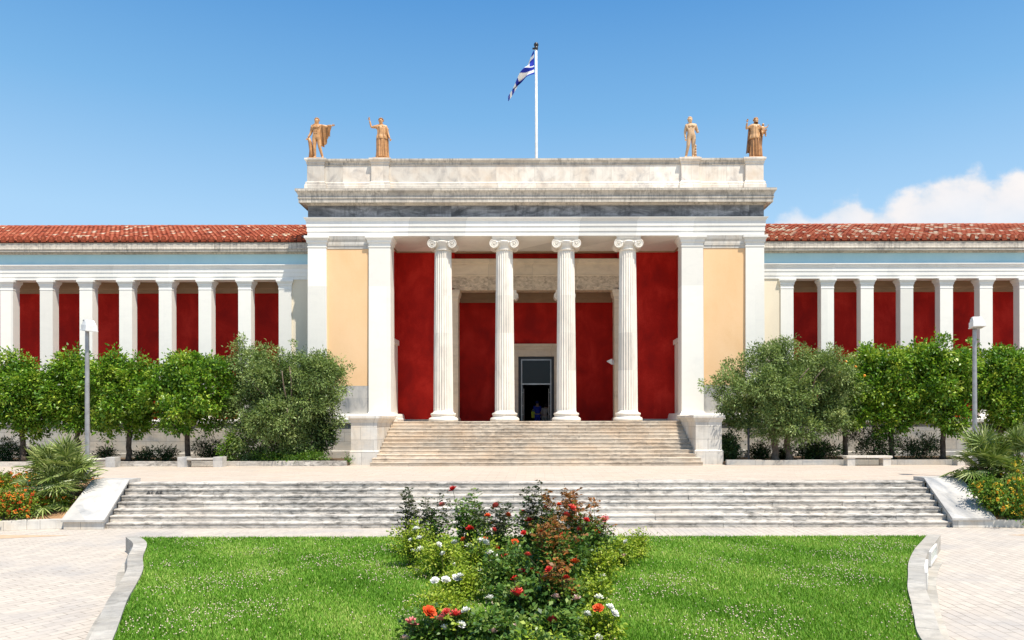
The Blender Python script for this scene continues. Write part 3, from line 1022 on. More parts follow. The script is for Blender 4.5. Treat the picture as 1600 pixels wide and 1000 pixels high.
# ---- door
fr = MB()
for s in (-1, 1):
    fr.box(s * 0.95, s * 1.22, 39.90, 40.32, EYE + .003, Z(3.42))
    fr.box(s * 1.22, s * 1.42, 39.94, 40.31, EYE + .003, Z(3.60))
fr.box(-1.219, 1.219, 39.90, 40.32, Z(3.421), Z(3.60))
fr.loft(-1.42, 1.42, 39.93, 40.31, [(0.0, Z(3.601)), (0.0, Z(3.78)), (0.04, Z(3.80)), (0.04, Z(3.88)), (0.10, Z(3.95)), (0.12, Z(4.08))])
fr.build('door_surround', M['inner_marble'], museum)
dr = MB()
for s in (-1, 1):
    dr.box(s * 0.80, s * 0.945, 40.0, 40.2, EYE + .003, Z(3.41))
dr.box(-0.80, 0.80, 40.0, 40.2, Z(3.28), Z(3.41))
door = dr.build('door', M['black_metal'], museum)
q = MB()
for s in (-1, 1):
    q.box(s * 0.745, s * 0.80, 40.02, 40.12, EYE + .003, Z(3.28))
q.box(-0.745, 0.745, 40.02, 40.12, Z(1.93), Z(2.0))
q.box(-0.745, 0.745, 40.02, 40.12, Z(3.22), Z(3.28))
q.build('door_frame', M['steel_frame'], door)
q = MB()
q.box(-0.745, 0.745, 40.06, 40.08, Z(2.0), Z(3.22))
q.build('transom_pane', M['glass'], door)
for s in (-1, 1):   # the two leaves stand open into the hall
    q = MB()
    q.box(s * 0.70, s * 0.745, 40.13, 40.95, EYE - 0.45, Z(1.92))
    q.build('door_leaf', M['black_metal'], door)
    q = MB()
    q.tube([(s * 0.66, 40.10, EYE + 0.0), (s * 0.66, 40.10, Z(1.72))], 0.018, 8)
    for zz in (0.35, 0.8, 1.5):
        q.box(s * 0.66, s * 0.745, 40.09, 40.11, Z(zz), Z(zz + 0.03))
    q.build('door_handle', M['steel_frame'], door)
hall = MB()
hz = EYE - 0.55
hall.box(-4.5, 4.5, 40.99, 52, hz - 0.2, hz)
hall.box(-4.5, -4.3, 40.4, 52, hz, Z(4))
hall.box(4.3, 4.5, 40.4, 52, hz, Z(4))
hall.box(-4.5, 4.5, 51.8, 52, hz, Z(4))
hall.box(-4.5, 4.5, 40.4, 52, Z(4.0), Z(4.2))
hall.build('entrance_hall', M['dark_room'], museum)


# ---- wings
YW = 35.5
WX = 33.0


def wing(s):
    q = MB()
    q.loft(s * 10.46, s * WX, YW - 0.10, 46, [(0.06, TER), (0.06, TER + 0.30), (0.0, TER + 0.33), (0.0, Z(-0.14))])
    q.build('wing_podium', M['podium'], museum)
    q = MB()
    q.loft(s * 10.46, s * WX, YW - 0.10, 46, [(0.0, Z(-0.139)), (0.08, Z(-0.08)), (0.09, Z(0.06)), (0.02, Z(0.1))])
    q.build('wing_plinth_course', M['frame_white'], museum)
    q = MB()
    q.box(s * 10.385, s * 11.50, YW + 0.06, 37.0, Z(0.1), Z(6.68))
    q.build('wing_end_wall', M['cream'], museum)
    q = MB()
    q.box(s * 10.385, s * WX, 37.1, 37.5, Z(0.1), Z(6.9))
    q.build('wing_wall', M['red'], museum)
    q = MB()
    q.loft(s * 11.51, s * (WX - .01), 37.0, 37.1, [(0.0, Z(6.30)), (0.0, Z(6.5)), (0.03, Z(6.52)), (0.03, Z(6.85))])
    q.box(s * 11.51, s * WX, YW + 0.62, 37.0, Z(6.85), Z(6.95))
    q.build('wing_ceiling_band', M['shade_marble'], museum)
    q = MB()
    q.loft(s * 10.40, s * WX, YW + 0.02, YW + 0.62, [(0, Z(6.68)), (0, Z(6.82)), (0.02, Z(6.821)), (0.02, Z(7.02)), (0.04, Z(7.021)), (0.04, Z(7.20)), (0.07, Z(7.23)), (0.08, Z(7.28)), (0.12, Z(7.34)), (0.12, Z(7.38))])
    q.build('wing_architrave', M['frame_white'], museum)
    q = MB()
    q.box(s * 10.40, s * WX, YW + 0.05, 46, Z(7.381), Z(7.90))
    q.build('wing_frieze', M['blue'], museum)
    q = MB()
    q.loft(s * 10.40, s * WX, YW + 0.05, 46, [(0.03, Z(7.88)), (0.08, Z(7.95)), (0.30, Z(7.96)), (0.30, Z(7.94)), (0.34, Z(7.94)), (0.34, Z(8.02)), (0.37, Z(8.05)), (0.37, Z(8.10)), (0.35, Z(8.12)), (0.36, Z(8.32)), (0.38, Z(8.34)), (0.0, Z(8.38))])
    q.build('wing_cornice', M['cornice'], museum)
    # roof: a sloping bed with rows of cover tiles
    ye, yr = YW - 0.30, 40.8
    ze, zr = Z(8.40), Z(10.50)
    q = MB()
    x0, x1 = s * 10.45, s * WX
    q.hexa([(min(x0, x1), ye, ze - .04), (max(x0, x1), ye, ze - .04), (max(x0, x1), yr, zr - .04), (min(x0, x1), yr, zr - .04),
            (min(x0, x1), ye, ze + .02), (max(x0, x1), ye, ze + .02), (max(x0, x1), yr, zr + .02), (min(x0, x1), yr, zr + .02)], 0.04)
    q.hexa([(min(x0, x1), yr, zr - .04), (max(x0, x1), yr, zr - .04), (max(x0, x1), 46.2, ze - .04), (min(x0, x1), 46.2, ze - .04),
            (min(x0, x1), yr, zr + .02), (max(x0, x1), yr, zr + .02), (max(x0, x1), 46.2, ze + .02), (min(x0, x1), 46.2, ze + .02)], 0.3)
    rng = np.random.default_rng(11 + s)
    sl = math.hypot(yr - ye, zr - ze)
    uy, uz = (yr - ye) / sl, (zr - ze) / sl
    ny, nz_ = -uz, uy
    pitch, rows = 0.2328, 13
    ncol = int((WX - 10.5) / pitch)
    tl = sl / rows
    nseg = 4
    for i in range(ncol):
        xc = s * (10.55 + pitch * i)
        old = 0.5 + 0.5 * math.sin(i * 0.21 + 1.0) * math.sin(i * 0.05 + 2)
        for j in range(rows):
            a0, a1 = j * tl - 0.03, (j + 1) * tl + 0.02
            lift0, lift1 = 0.035, 0.005
            t_ = rng.normal(0.5, 0.13)
            pale = (0.32 if s > 0 else 0.09) * (0.35 + old) + (0.12 if s < 0 and j < 3 else 0)
            if rng.random() < pale and (s > 0 or j > 1):
                t_ = rng.uniform(0.84, 1.0)
            elif rng.random() < 0.08:
                t_ = rng.uniform(0.05, 0.25)
            xj = xc + rng.normal(0, 0.006)
            vs = []
            for aa, lf, rr in ((a0, lift0, 0.092), (a1, lift1, 0.074)):
                for k in range(nseg + 1):
                    an = PI * k / nseg
                    ox, on = rr * math.cos(an), rr * math.sin(an) * 0.9 + lf
                    vs.append((xj + ox, ye + uy * aa + ny * on, ze + uz * aa + nz_ * on + 0.02))
            fs = [(k, k + 1, nseg + 2 + k, nseg + 1 + k) for k in range(nseg)]
            fs.append(tuple(range(nseg + 1))[::-1])
            q.add(vs, fs, min(1, max(0, t_)))
    # ridge tiles
    for i in range(int((WX - 10.5) / 0.36)):
        xa = s * (10.5 + 0.36 * i)
        q.tube([(xa, yr, zr + 0.04), (xa + s * 0.37, yr, zr + 0.06)], 0.09, 8, rng.normal(0.45, 0.12))
    q.build('wing_roof', M['tile'], museum)
    # piers
    px_ = [11.49] + [13.39 + 1.865 * k for k in range(11)]
    first = None
    for k, xi in enumerate(px_):
        if first is None:
            m = MB()
            m.box(-0.30, 0.30, 0, 0.46, 0.1, 6.21)
            m.loft(-0.30, 0.30, 0.0, 0.46, [(0.05, 0.1), (0.05, 0.22), (0.004, 0.28)])
            first = m.build('pier', M['plaster_white'], None, local=True)
            m = MB()
            m.loft(-0.30, 0.30, 0.0, 0.46, [(0.012, 6.211), (0.012, 6.25), (0.0, 6.26), (0.01, 6.38), (0.03, 6.40), (0.035, 6.47), (0.08, 6.55), (0.10, 6.58), (0.10, 6.675)])
            m.build('pier_capital', M['frame_white'], first, local=True)
            o = first
        else:
            o = copy_tree(first)
        place_part(o, museum, (s * (xi + 0.31), YW, EYE))
    # antefixes on the eaves
    m = MB()
    out = []
    for k in range(9):
        a = PI * k / 8
        out.append((0.085 * math.cos(a), 0.10 + 0.10 * math.sin(a) ** 0.8))
    out = [(0.085, -0.03)] + out + [(-0.085, -0.03)]
    nn = len(out)
    m.add([(x, -0.02, z) for x, z in out] + [(x, 0.02, z) for x, z in out],
          [tuple(range(nn)), tuple(reversed(range(nn, 2 * nn)))] + [(i, nn + i, nn + (i + 1) % nn, (i + 1) % nn) for i in range(nn)], 0.17)
    m.add([(0.05 * math.cos(2 * PI * k / 8), -0.024, 0.10 + 0.06 * math.sin(2 * PI * k / 8)) for k in range(8)], [tuple(range(8))], 0.45)
    af = m.build('antefix', M['tile'], None, local=True)
    n = 40
    for k in range(n):
        o = af if k == 0 else af.copy()
        if k:
            COL.objects.link(o)
        place_part(o, museum, (s * (10.64 + 0.3724 * k), ye - 0.03, ze + 0.02 + rng.normal(0, 0.006)))
        o.rotation_euler = (rng.normal(0, 0.03), rng.normal(0, 0.06), 0)
        o.scale = (1.3, 1.3, 1.25 + rng.normal(0, 0.06))


wing(-1)
wing(1)


# ------------------------------------------------------------------ stairs
def stair_blocks(m, rows, xl, xr, y_front, z0, rh, depth, rng, nose=0.03, bl=(1.2, 2.6)):
    """steps of separate stones; every stone sits a little differently"""
    for k in range(rows):
        yf = y_front(k)
        x = xl(k)
        xe = xr(k)
        while x < xe - 0.01:
            ln = rng.uniform(*bl)
            x2 = min(xe, x + ln)
            if xe - x2 < 0.5:
                x2 = xe
            t_ = rng.random()
            jy, jz = rng.uniform(-.012, .012), rng.uniform(-.007, .005)
            g_ = 0.004
            top = z0 + rh * (k + 1) + jz
            m.box(x + g_, x2 - g_, yf + nose + jy, yf + depth, z0 + rh * k - 0.05, top - 0.045, t_ * 0.85)
            m.loft(x + g_, x2 - g_, yf + jy + 0.008, yf + depth, [(0.0, top - 0.0449), (0.008, top - 0.036), (0.008, top - 0.008), (0.0, top)], t_)
            x = x2


rs = random.Random(3)
est = thing('entrance_stairs', (0, 32, TER), 'flight of worn beige marble steps rising to the portico columns', 'stairs')
m = MB()
stair_blocks(m, 12, lambda k: -6.49 if k > 1 else -6.62, lambda k: 6.49 if k > 1 else 6.62, lambda k: 30.0 + 0.362 * k, TER, 1.78 / 12, 0.5, rs, 0.014)
m.build('step_blocks', M['steps_up'], est)
core = MB()
core.add([(-6.45, 30.4, TER), (6.45, 30.4, TER), (6.45, 34.1, TER), (-6.45, 34.1, TER), (-6.45, 34.1, Z(-0.12)), (6.45, 34.1, Z(-0.12))],
         [(0, 3, 2, 1), (0, 1, 5, 4), (0, 4, 3), (1, 2, 5), (3, 4, 5, 2)])
core.build('stair_core', M['steps_up'], est)

for s, wd in ((-1, 'left'), (1, 'right')):
    ped = thing('stone_pedestal', (s * 7.05, 32.6, TER), 'pale marble stair pedestal with moulded cap, %s' % ('beside the grey wall and low hedge' if s < 0 else 'casting its shadow onto the entrance steps'), 'pedestal', 'stair pedestals')
    m = MB()
    m.loft(s * 6.5, s * 7.56, 30.8, 34.28, [(0.05, TER), (0.05, TER + 0.55), (0.0, TER + 0.60), (0.0, Z(-0.05))])
    m.build('pedestal_block', M['pedestal'], ped)
    m = MB()
    m.loft(s * 6.5, s * 7.56, 30.8, 34.25, [(0.0, Z(-0.049)), (0.03, Z(0.0)), (0.05, Z(0.06)), (0.10, Z(0.12)), (0.11, Z(0.13)), (0.11, Z(0.22)), (0.04, Z(0.25))])
    m.build('pedestal_cap', M['pedestal'], ped)

lst = thing('plaza_stairs', (0, 21, 0), 'wide flight of seven grey stained marble steps below the terrace', 'stairs')
m = MB()
st = (D_T - D_B) / 7


def xin(k, a, b):
    return a + (b - a) * k / 7


stair_blocks(m, 7, lambda k: xin(k, SL_B, SL_T), lambda k: xin(k, SR_B, SR_T), lambda k: D_B + st * k, 0.0, TER / 7, 0.9, rs, 0.016, (1.3, 3.2))
m.build('step_blocks', M['steps_low'], lst)


def text_mesh(txt, size):
    cu = bpy.data.curves.new('lettering', 'FONT')
    cu.body = txt
    cu.size = size
    cu.extrude = 0.002
    cu.offset = 0.006
    o = bpy.data.objects.new('lettering', cu)
    COL.objects.link(o)
    dg = bpy.context.evaluated_depsgraph_get()
    me = bpy.data.meshes.new_from_object(o.evaluated_get(dg))
    bpy.data.objects.remove(o)
    bpy.data.curves.remove(cu)
    return me


# scrawled letters on a riser near the left end of the stairs
yk = D_B + st * 5
gx = (229 - 838) * yk / FPX
for k, (ch, sz, dz, rz) in enumerate((('A', 0.15, 0.0, 0.1), ('c', 0.14, 0.0, -0.08), ('A', 0.15, 0.005, 0.05), ('B', 0.15, -0.005, -0.1))):
    me = text_mesh(ch, sz)
    me.materials.append(M['ink'])
    o = bpy.data.objects.new('graffiti_letter', me)
    link(o, lst)
    o.rotation_euler = (R(90), rz, 0)
    o.location = Vector((gx + 0.125 * k, yk + 0.0005, TER / 7 * 5 + 0.005 + dz)) - ORG[lst.name]

for s in (-1, 1):
    ib, it = (SL_B, SL_T) if s < 0 else (SR_B, SR_T)
    ob, ot = ib + s * 1.05, it + s * 0.98
    rp = thing('stair_ramp', ((ib + ob) / 2, 21, 0), 'sloping white marble cheek slab of the plaza stairs, beside the %s' % ('orange flower bed' if s < 0 else 'yellow flowering bush'), 'stair ramp', 'sloping cheek slabs of the plaza stairs')
    yb, yt = D_B - 0.12, 21.95
    zb, zt = 0.20, TER + 0.05
    it = ib + (it - ib) * 0.9
    ot = it + s * 0.98
    m = MB()
    pts = [(ib, yb), (ob, yb), (ot, yt), (it, yt)]
    if s < 0:
        pts = [(ob, yb), (ib, yb), (it, yt), (ot, yt)]
    m.hexa([(x, y, 0) for x, y in pts] + [(x, y, (zb if y == yb else zt)) for x, y in pts])
    m.build('ramp_block', M['pedestal'], rp)
    m = MB()
    e = 0.05
    p2 = [(pts[0][0] - e, yb - e), (pts[1][0] + e, yb - e), (pts[2][0] + e, yt + e), (pts[3][0] - e, yt + e)]
    m.hexa([(x, y, (zb if y < 21 else zt) + 0.001) for x, y in p2] + [(x, y, (zb if y < 21 else zt) + 0.055) for x, y in p2])
    m.hexa([(min(it, ot) - e, yt + e + .004, TER - .05), (max(it, ot) + e, yt + e + .004, TER - .05), (max(it, ot) + e, 22.62, TER - .05), (min(it, ot) - e, 22.62, TER - .05)] + [(min(it, ot) - e, yt + e + .004, zt + .056), (max(it, ot) + e, yt + e + .004, zt + .056), (max(it, ot) + e, 22.62, zt + .056), (min(it, ot) - e, 22.62, zt + .056)])
    m.build('ramp_slab', M['ramp'], rp)


# ------------------------------------------------------------------ kerbs
def kerb_line(name, pts, wdt, z0, z1, mat, label, cat, seed, group=None, seg=1.4):
    rng = random.Random(seed)
    c = thing(name, (pts[0][0], pts[0][1], z0), label, cat, group)
    m = MB()
    P = [Vector((p[0], p[1], 0)) for p in pts]
    fine = []
    for a, b_ in zip(P, P[1:]):
        n = max(1, int((b_ - a).length / seg))
        fine += [a.lerp(b_, i / n) for i in range(n)]
    fine.append(P[-1])
    L = []
    for i, p in enumerate(fine):
        d = (fine[min(i + 1, len(fine) - 1)] - fine[max(0, i - 1)]).normalized()
        L.append((p, Vector((-d.y, d.x, 0))))
    for (a, na), (b_, nb) in zip(L, L[1:]):
        dz = rng.uniform(-.008, .008)
        dd = (b_ - a).normalized() * 0.004
        q = [a + dd, b_ - dd, b_ - dd + nb * wdt, a + dd + na * wdt]
        zt_ = z1 + dz
        m.hexa([(v.x, v.y, z0) for v in q] + [(v.x, v.y, zt_) for v in q], rng.random())
    m.build('kerb_stones' if 'kerb' in name else 'wall_stones', mat, c)
    return c


kerb_line('bed_kerb', [(-36, 30.2), (-7.62, 30.2)], 0.22, TER, TER + 0.2, M['steps_low'], 'low pale kerb edging the tree bed, running past the two benches and low hedge', 'kerb', 1, 'kerbs of the tree beds')
kerb_line('bed_kerb', [(7.62, 30.2), (36, 30.2)], 0.22, TER, TER + 0.2, M['podium'], 'low bluish grey kerb edging the shady tree bed beside the metal post', 'kerb', 2, 'kerbs of the tree beds')
kerb_line('flower_bed_kerb', [(-24, 17.4), (-16.5, 18.6), (-14.6, 19.25), (-13.4, 19.85), (-12.55, 20.05)], 0.28, 0, 0.24, M['pedestal'], 'curved rough kerb in front of the orange flowers', 'kerb', 3, 'kerbs of the flower banks')
kerb_line('flower_bed_kerb', [(12.05, 20.0), (12.8, 19.85), (14.2, 19.3), (16.5, 18.6), (24, 17.4)], 0.28, 0, 0.2, M['pedestal'], 'curved rough kerb in front of the yellow flowering bush', 'kerb', 4, 'kerbs of the flower banks')

# ------------------------------------------------------------------ lawn and its walls
LE = [(-8.75, 16.6), (-8.05, 15.6), (-7.35, 14.1), (-6.72, 12.9), (-6.2, 11.7), (-5.75, 10.6), (-4.9, 8.73), (-4.2, 7.0), (-3.6, 5.5)]
RE = [(8.6, 16.6), (7.95, 15.6), (7.3, 14.6), (6.55, 13.3), (6.0, 12.2), (5.55, 11.3), (5.2, 10.5), (4.8, 9.6), (4.42, 8.7), (3.95, 7.0), (3.5, 5.5)]
m = MB()
ring = LE + RE[::-1]
n = len(ring)
m.add([(x, y, 0.0) for x, y in ring] + [(x, y, LAWN - 0.03) for x, y in ring], [tuple(range(n, 2 * n))] + [(i, (i + 1) % n, n + (i + 1) % n, n + i) for i in range(n)])
tag(m.build('lawn_soil', M['turf']), kind='structure')


def fine_line(pts, n=6):
    """Catmull-Rom through the points"""
    P = [Vector((p[0], p[1], 0)) for p in pts]
    P = [P[0] * 2 - P[1]] + P + [P[-1] * 2 - P[-2]]
    out = []
    for i in range(1, len(P) - 2):
        for k in range(n):
            u = k / n
            p0, p1, p2, p3 = P[i - 1:i + 3]
            out.append(0.5 * ((2 * p1) + (p2 - p0) * u + (2 * p0 - 5 * p1 + 4 * p2 - p3) * u * u + (3 * p1 - p0 - 3 * p2 + p3) * u ** 3))
    out.append(P[-2])
    return out


for s, pts in ((-1, LE), (1, RE)):
    root = thing('lawn_wall', (pts[4][0], pts[4][1], 0), 'low curved marble wall along the %s' % ('left edge of the lawn, its niche in shade' if s < 0 else 'right edge of the lawn with two light panels'), 'low wall', 'low walls beside the lawn')
    F = fine_line(pts, 5)
    rng = random.Random(9 + s)
    m, k_, dd = MB(), 0.0, MB()
    L = []
    for i, p in enumerate(F):
        d = (F[min(i + 1, len(F) - 1)] - F[max(0, i - 1)]).normalized()
        nrm = Vector((d.y, -d.x, 0))
        if nrm.x * s < 0:
            nrm = -nrm
        L.append((p, nrm))
    run, t_ = 0.0, rng.random()
    for (a, na), (b_, nb) in zip(L, L[1:]):
        run += (b_ - a).length
        g_ = 0.0
        if run > 1.3:
            run, t_ = 0.0, rng.random()
            g_ = 0.012
        q = [a, b_ - (b_ - a).normalized() * g_, b_ - (b_ - a).normalized() * g_ + nb * 0.25, a + na * 0.25]
        if s < 0:
            q = q[::-1]
        q.reverse()
        m.hexa([(v.x, v.y, 0.0) for v in q] + [(v.x, v.y, LAWN + 0.03) for v in q], t_)
        # gutter strip beside the wall
        if a.y > 15.35:
            continue
        q = [a + na * 0.255, b_ + nb * 0.255, b_ + nb * 0.43, a + na * 0.43]
        if s < 0:
            q = q[::-1]
        q.reverse()
        dd.hexa([(v.x, v.y, -0.05) for v in q] + [(v.x, v.y, 0.012) for v in q], t_)
    m.build('wall_stones', M['wall_stone'], root)
    dd.build('gutter_strip', M['wall_stone'], root)
    spans = ((0.10, 0.20), (0.27, 0.37)) if s > 0 else ((0.16, 0.30),)
    for u0, u1 in spans:
        i0, i1 = int(u0 * len(L)), int(u1 * len(L))
        (a, na), (b_, nb) = L[i0], L[i1]
        a2, b2 = a + na * 0.255, b_ + nb * 0.255
        fr_, gl = MB(), MB()
        nn = ((na + nb) / 2).normalized()
        dr_ = (b2 - a2).normalized()

        def plate(mb, e0, e1, z0, z1, th0, th1):
            p = [a2 + dr_ * e0 + nn * th0, b2 - dr_ * e1 + nn * th0, b2 - dr_ * e1 + nn * th1, a2 + dr_ * e0 + nn * th1]
            if s < 0:
                p = p[::-1]
            p.reverse()
            mb.hexa([(v.x, v.y, z0) for v in p] + [(v.x, v.y, z1) for v in p])
        plate(fr_, 0, 0, 0.03, 0.07, -0.02, 0.035)
        plate(fr_, 0, 0, 0.27, 0.31, -0.02, 0.035)
        ln = (b2 - a2).length
        plate(fr_, 0, ln - 0.06, 0.07, 0.27, -0.02, 0.035)
        plate(fr_, ln - 0.06, 0, 0.07, 0.27, -0.02, 0.035)
        plate(gl, 0.06, 0.06, 0.07, 0.27, -0.02, 0.012)
        lp = fr_.build('light_panel', M['metal_white'] if s > 0 else M['steel_frame'], root)
        gl.build('panel_pane', M['panel_glass'] if s > 0 else M['black_metal'], lp)  # left pane coloured black: the shade of its niche put into the colour


def interp_edge(pts, y):
    for (x0, y0), (x1, y1) in zip(pts, pts[1:]):
        if (y0 - y) * (y1 - y) <= 0:
            return x0 + (x1 - x0) * (y - y0) / (y1 - y0)
    return pts[-1][0]


def grass():
    rng = np.random.default_rng(21)
    ys_grid = np.linspace(5.5, 16.6, 300)
    xl = np.array([interp_edge(LE, y) for y in ys_grid])
    xr = np.array([interp_edge(RE, y) for y in ys_grid])
    N = 460000
    y = 7.2 + (16.62 - 7.2) * rng.random(N)
    l = np.interp(y, ys_grid, xl)
    r = np.interp(y, ys_grid, xr)
    x = l + (r - l) * rng.random(N)
    h = rng.gamma(5, 0.0042, N) + 0.010
    edge = np.minimum(np.minimum(x - l, r - x), 16.62 - y)
    a = rng.random(N) * 2 * PI
    lean = rng.uniform(0.3, 1.5, N) * h
    wd = rng.uniform(0.004, 0.009, N) * (0.6 + y / 14)
    base = np.stack([x, y, np.full(N, LAWN - 0.035)], 1)
    side = np.stack([np.cos(a + PI / 2), np.sin(a + PI / 2), np.zeros(N)], 1) * wd[:, None]
    tip = base + np.stack([np.cos(a) * lean, np.sin(a) * lean, h + 0.02], 1)
    V = np.stack([base - side, base + side, tip], 1).reshape(-1, 3)
    F = np.arange(3 * N).reshape(-1, 3)
    # slow patches: greener and drier turf
    pt = 0.5 + 0.16 * np.sin(x * 1.1 + 2 * np.sin(y * 0.7)) * np.sin(y * 1.3 + x * 0.4) + 0.1 * np.sin(x * 3.1 + y * 2.2)
    T = pt - 0.1 + rng.normal(0, 0.2, N) + np.where(rng.random(N) < 0.12, 0.4, 0)
    o = np_obj('lawn_grass', V, F, T, M['grass'])
    tag(o, 'short green lawn grass with pale clover patches', 'grass', kind='stuff')
    # clover heads
    N = 11000
    y = 7.5 + 9 * rng.random(N) ** 1.0
    l = np.interp(y, ys_grid, xl)
    r = np.interp(y, ys_grid, xr)
    x = l + (r - l) * rng.random(N)
    cl = np.sin(x * 1.3 + 1.7 * np.sin(y * 0.9)) * np.sin(y * 1.7 + 0.6 * x) + 0.5 * np.sin(x * 2.7 - y * 1.9)
    keep = (cl > 0.15) | (rng.random(N) < 0.12)
    x, y = x[keep], y[keep]
    n = len(x)
    rr = rng.uniform(0.006, 0.0125, n)
    c = np.stack([x, y, LAWN + rng.uniform(0.015, 0.05, n)], 1)
    octv = np.array([[1, 0, 0], [-1, 0, 0], [0, 1, 0], [0, -1, 0], [0, 0, 1], [0, 0, -1]], float)
    octf = np.array([[0, 2, 4], [2, 1, 4], [1, 3, 4], [3, 0, 4], [2, 0, 5], [1, 2, 5], [3, 1, 5], [0, 3, 5]])
    V = (c[:, None, :] + octv[None] * rr[:, None, None]).reshape(-1, 3)
    F = (octf[None] + 6 * np.arange(n)[:, None, None]).reshape(-1, 3)
    o = np_obj('clover_flowers', V, F, rng.random(len(F)), M['clover'])
    tag(o, 'tiny whitish clover heads scattered over the lawn', 'clover', kind='stuff')


grass()


# ------------------------------------------------------------------ figures
J0 = dict(pelvis=(0, 0, 1.0), belly=(0, 0, 1.13), chest=(0, 0, 1.34), neck=(0, 0, 1.51), jaw=(0, -.015, 1.60), head=(0, 0, 1.68), top=(0, .005, 1.76))
RAD = dict(pelvis=.125, belly=.12, chest=.145, neck=.052, jaw=.066, head=.092, top=.062, sh=.072, el=.043, wr=.03, hip=.098, kn=.058, an=.04, to=.034)


def skin_body(name, J, mat, parent, org, s=1.0, fat=1.0, smoothv=2, skip=()):
    """one continuous body grown over a posed skeleton; hands get fingers; org = where the soles stand"""
    names = [k for k in J if not k.startswith('_')]
    V = [Vector(J[k]) * s for k in names]
    ix = {k: i for i, k in enumerate(names)}
    E = [('pelvis', 'belly'), ('belly', 'chest'), ('chest', 'neck'), ('neck', 'jaw'), ('jaw', 'head'), ('head', 'top')]
    for k in ('L', 'R'):
        E += [('chest', 'sh' + k), ('sh' + k, 'el' + k), ('el' + k, 'wr' + k), ('pelvis', 'hip' + k), ('hip' + k, 'kn' + k), ('kn' + k, 'an' + k), ('an' + k, 'to' + k)]
    E = [(ix[a], ix[b]) for a, b in E if a in ix and b in ix]
    me = bpy.data.meshes.new(name)
    me.from_pydata(V, E, [])
    o = bpy.data.objects.new(name, me)
    COL.objects.link(o)
    sk = o.modifiers.new('skin', 'SKIN')
    sk.use_smooth_shade = True
    lay = me.skin_vertices[0] if len(me.skin_vertices) else None
    for i, k in enumerate(names):
        base = k[:2] if k[:2] in ('sh', 'el', 'wr', 'kn', 'an', 'to') else ('hip' if k.startswith('hip') else k)
        r = RAD[base] * s * fat * 1.18
        lay.data[i].radius = (r, r * (0.8 if base in ('chest', 'belly', 'pelvis') else 1.0))
        lay.data[i].use_root = (k == 'pelvis')
    sub = o.modifiers.new('sub', 'SUBSURF')
    sub.levels = sub.render_levels = smoothv
    dg = bpy.context.evaluated_depsgraph_get()
    m2 = bpy.data.meshes.new_from_object(o.evaluated_get(dg))
    bpy.data.objects.remove(o)
    q = MB()
    off = Vector(org)
    q.add([v.co + off for v in m2.vertices], [list(p.vertices) for p in m2.polygons], 0.55)
    if 'hands' not in skip:
        for k in ('L', 'R'):
            if 'wr' + k not in J:
                continue
            wv = Vector(J['wr' + k]) * s + off
            d = (Vector(J['wr' + k]) - Vector(J['el' + k])).normalized()
            sd = d.cross(Vector((0, 1, 0)))
            sd = sd.normalized() if sd.length > 0.1 else Vector((1, 0, 0))
            q.ball(wv + d * 0.05 * s, (0.036 * s, 0.03 * s, 0.04 * s), 8, 6)
            for f, ln in enumerate((0.065, 0.075, 0.07, 0.055)):
                b_ = wv + d * 0.075 * s + sd * (f - 1.5) * 0.017 * s
                q.tube([b_, b_ + d * ln * 0.5 * s, b_ + d * ln * 0.85 * s + Vector((0, -0.02 * s, 0))], [0.010 * s, 0.009 * s, 0.007 * s], 5)
            b_ = wv + d * 0.03 * s + sd * 0.03 * s
            q.tube([b_, b_ + (d + sd).normalized() * 0.03 * s, b_ + (d * 1.4 + sd).normalized() * 0.06 * s], [0.012 * s, 0.011 * s, 0.008 * s], 5)
    if name == 'figure':       # chest and belly of the carved torso
        cp, bp = Vector(J['chest']) * s + off, Vector(J['belly']) * s + off
        for e in (-1, 1):
            q.ball(cp + Vector((e * .075, -.105, .045)) * s, (.078 * s, .05 * s, .058 * s), 10, 7, 0.6)
            for k in range(3):
                q.ball(bp.lerp(cp, .05 + .3 * k) + Vector((e * .036, -.105, -.01)) * s, (.034 * s, .036 * s, .032 * s), 8, 6, 0.55)
    if 'face' not in skip:
        h = Vector(J['head']) * s + off
        f = Vector(J.get('_face', (0, -1, 0))).normalized()
        up = Vector((0, 0, 1))
        sd = f.cross(up)
        q.tube([h + f * 0.075 * s + up * 0.02 * s, h + f * 0.103 * s - up * 0.015 * s, h + f * 0.08 * s - up * 0.025 * s], [0.008 * s, 0.014 * s, 0.01 * s], 6)
        for e in (-1, 1):
            q.ball(h + f * 0.078 * s + sd * e * 0.033 * s + up * 0.012 * s, 0.013 * s, 6, 5, 0.25)
            q.ball(h + sd * e * 0.092 * s - up * 0.005 * s, (0.014 * s, 0.02 * s, 0.028 * s), 6, 5)
        q.ball(h + f * 0.078 * s - up * 0.058 * s, (0.024 * s, 0.012 * s, 0.009 * s), 6, 5, 0.25)
    b = q.build(name, mat, parent)
    b.data.polygons.foreach_set('use_smooth', [True] * len(b.data.polygons))
    return b


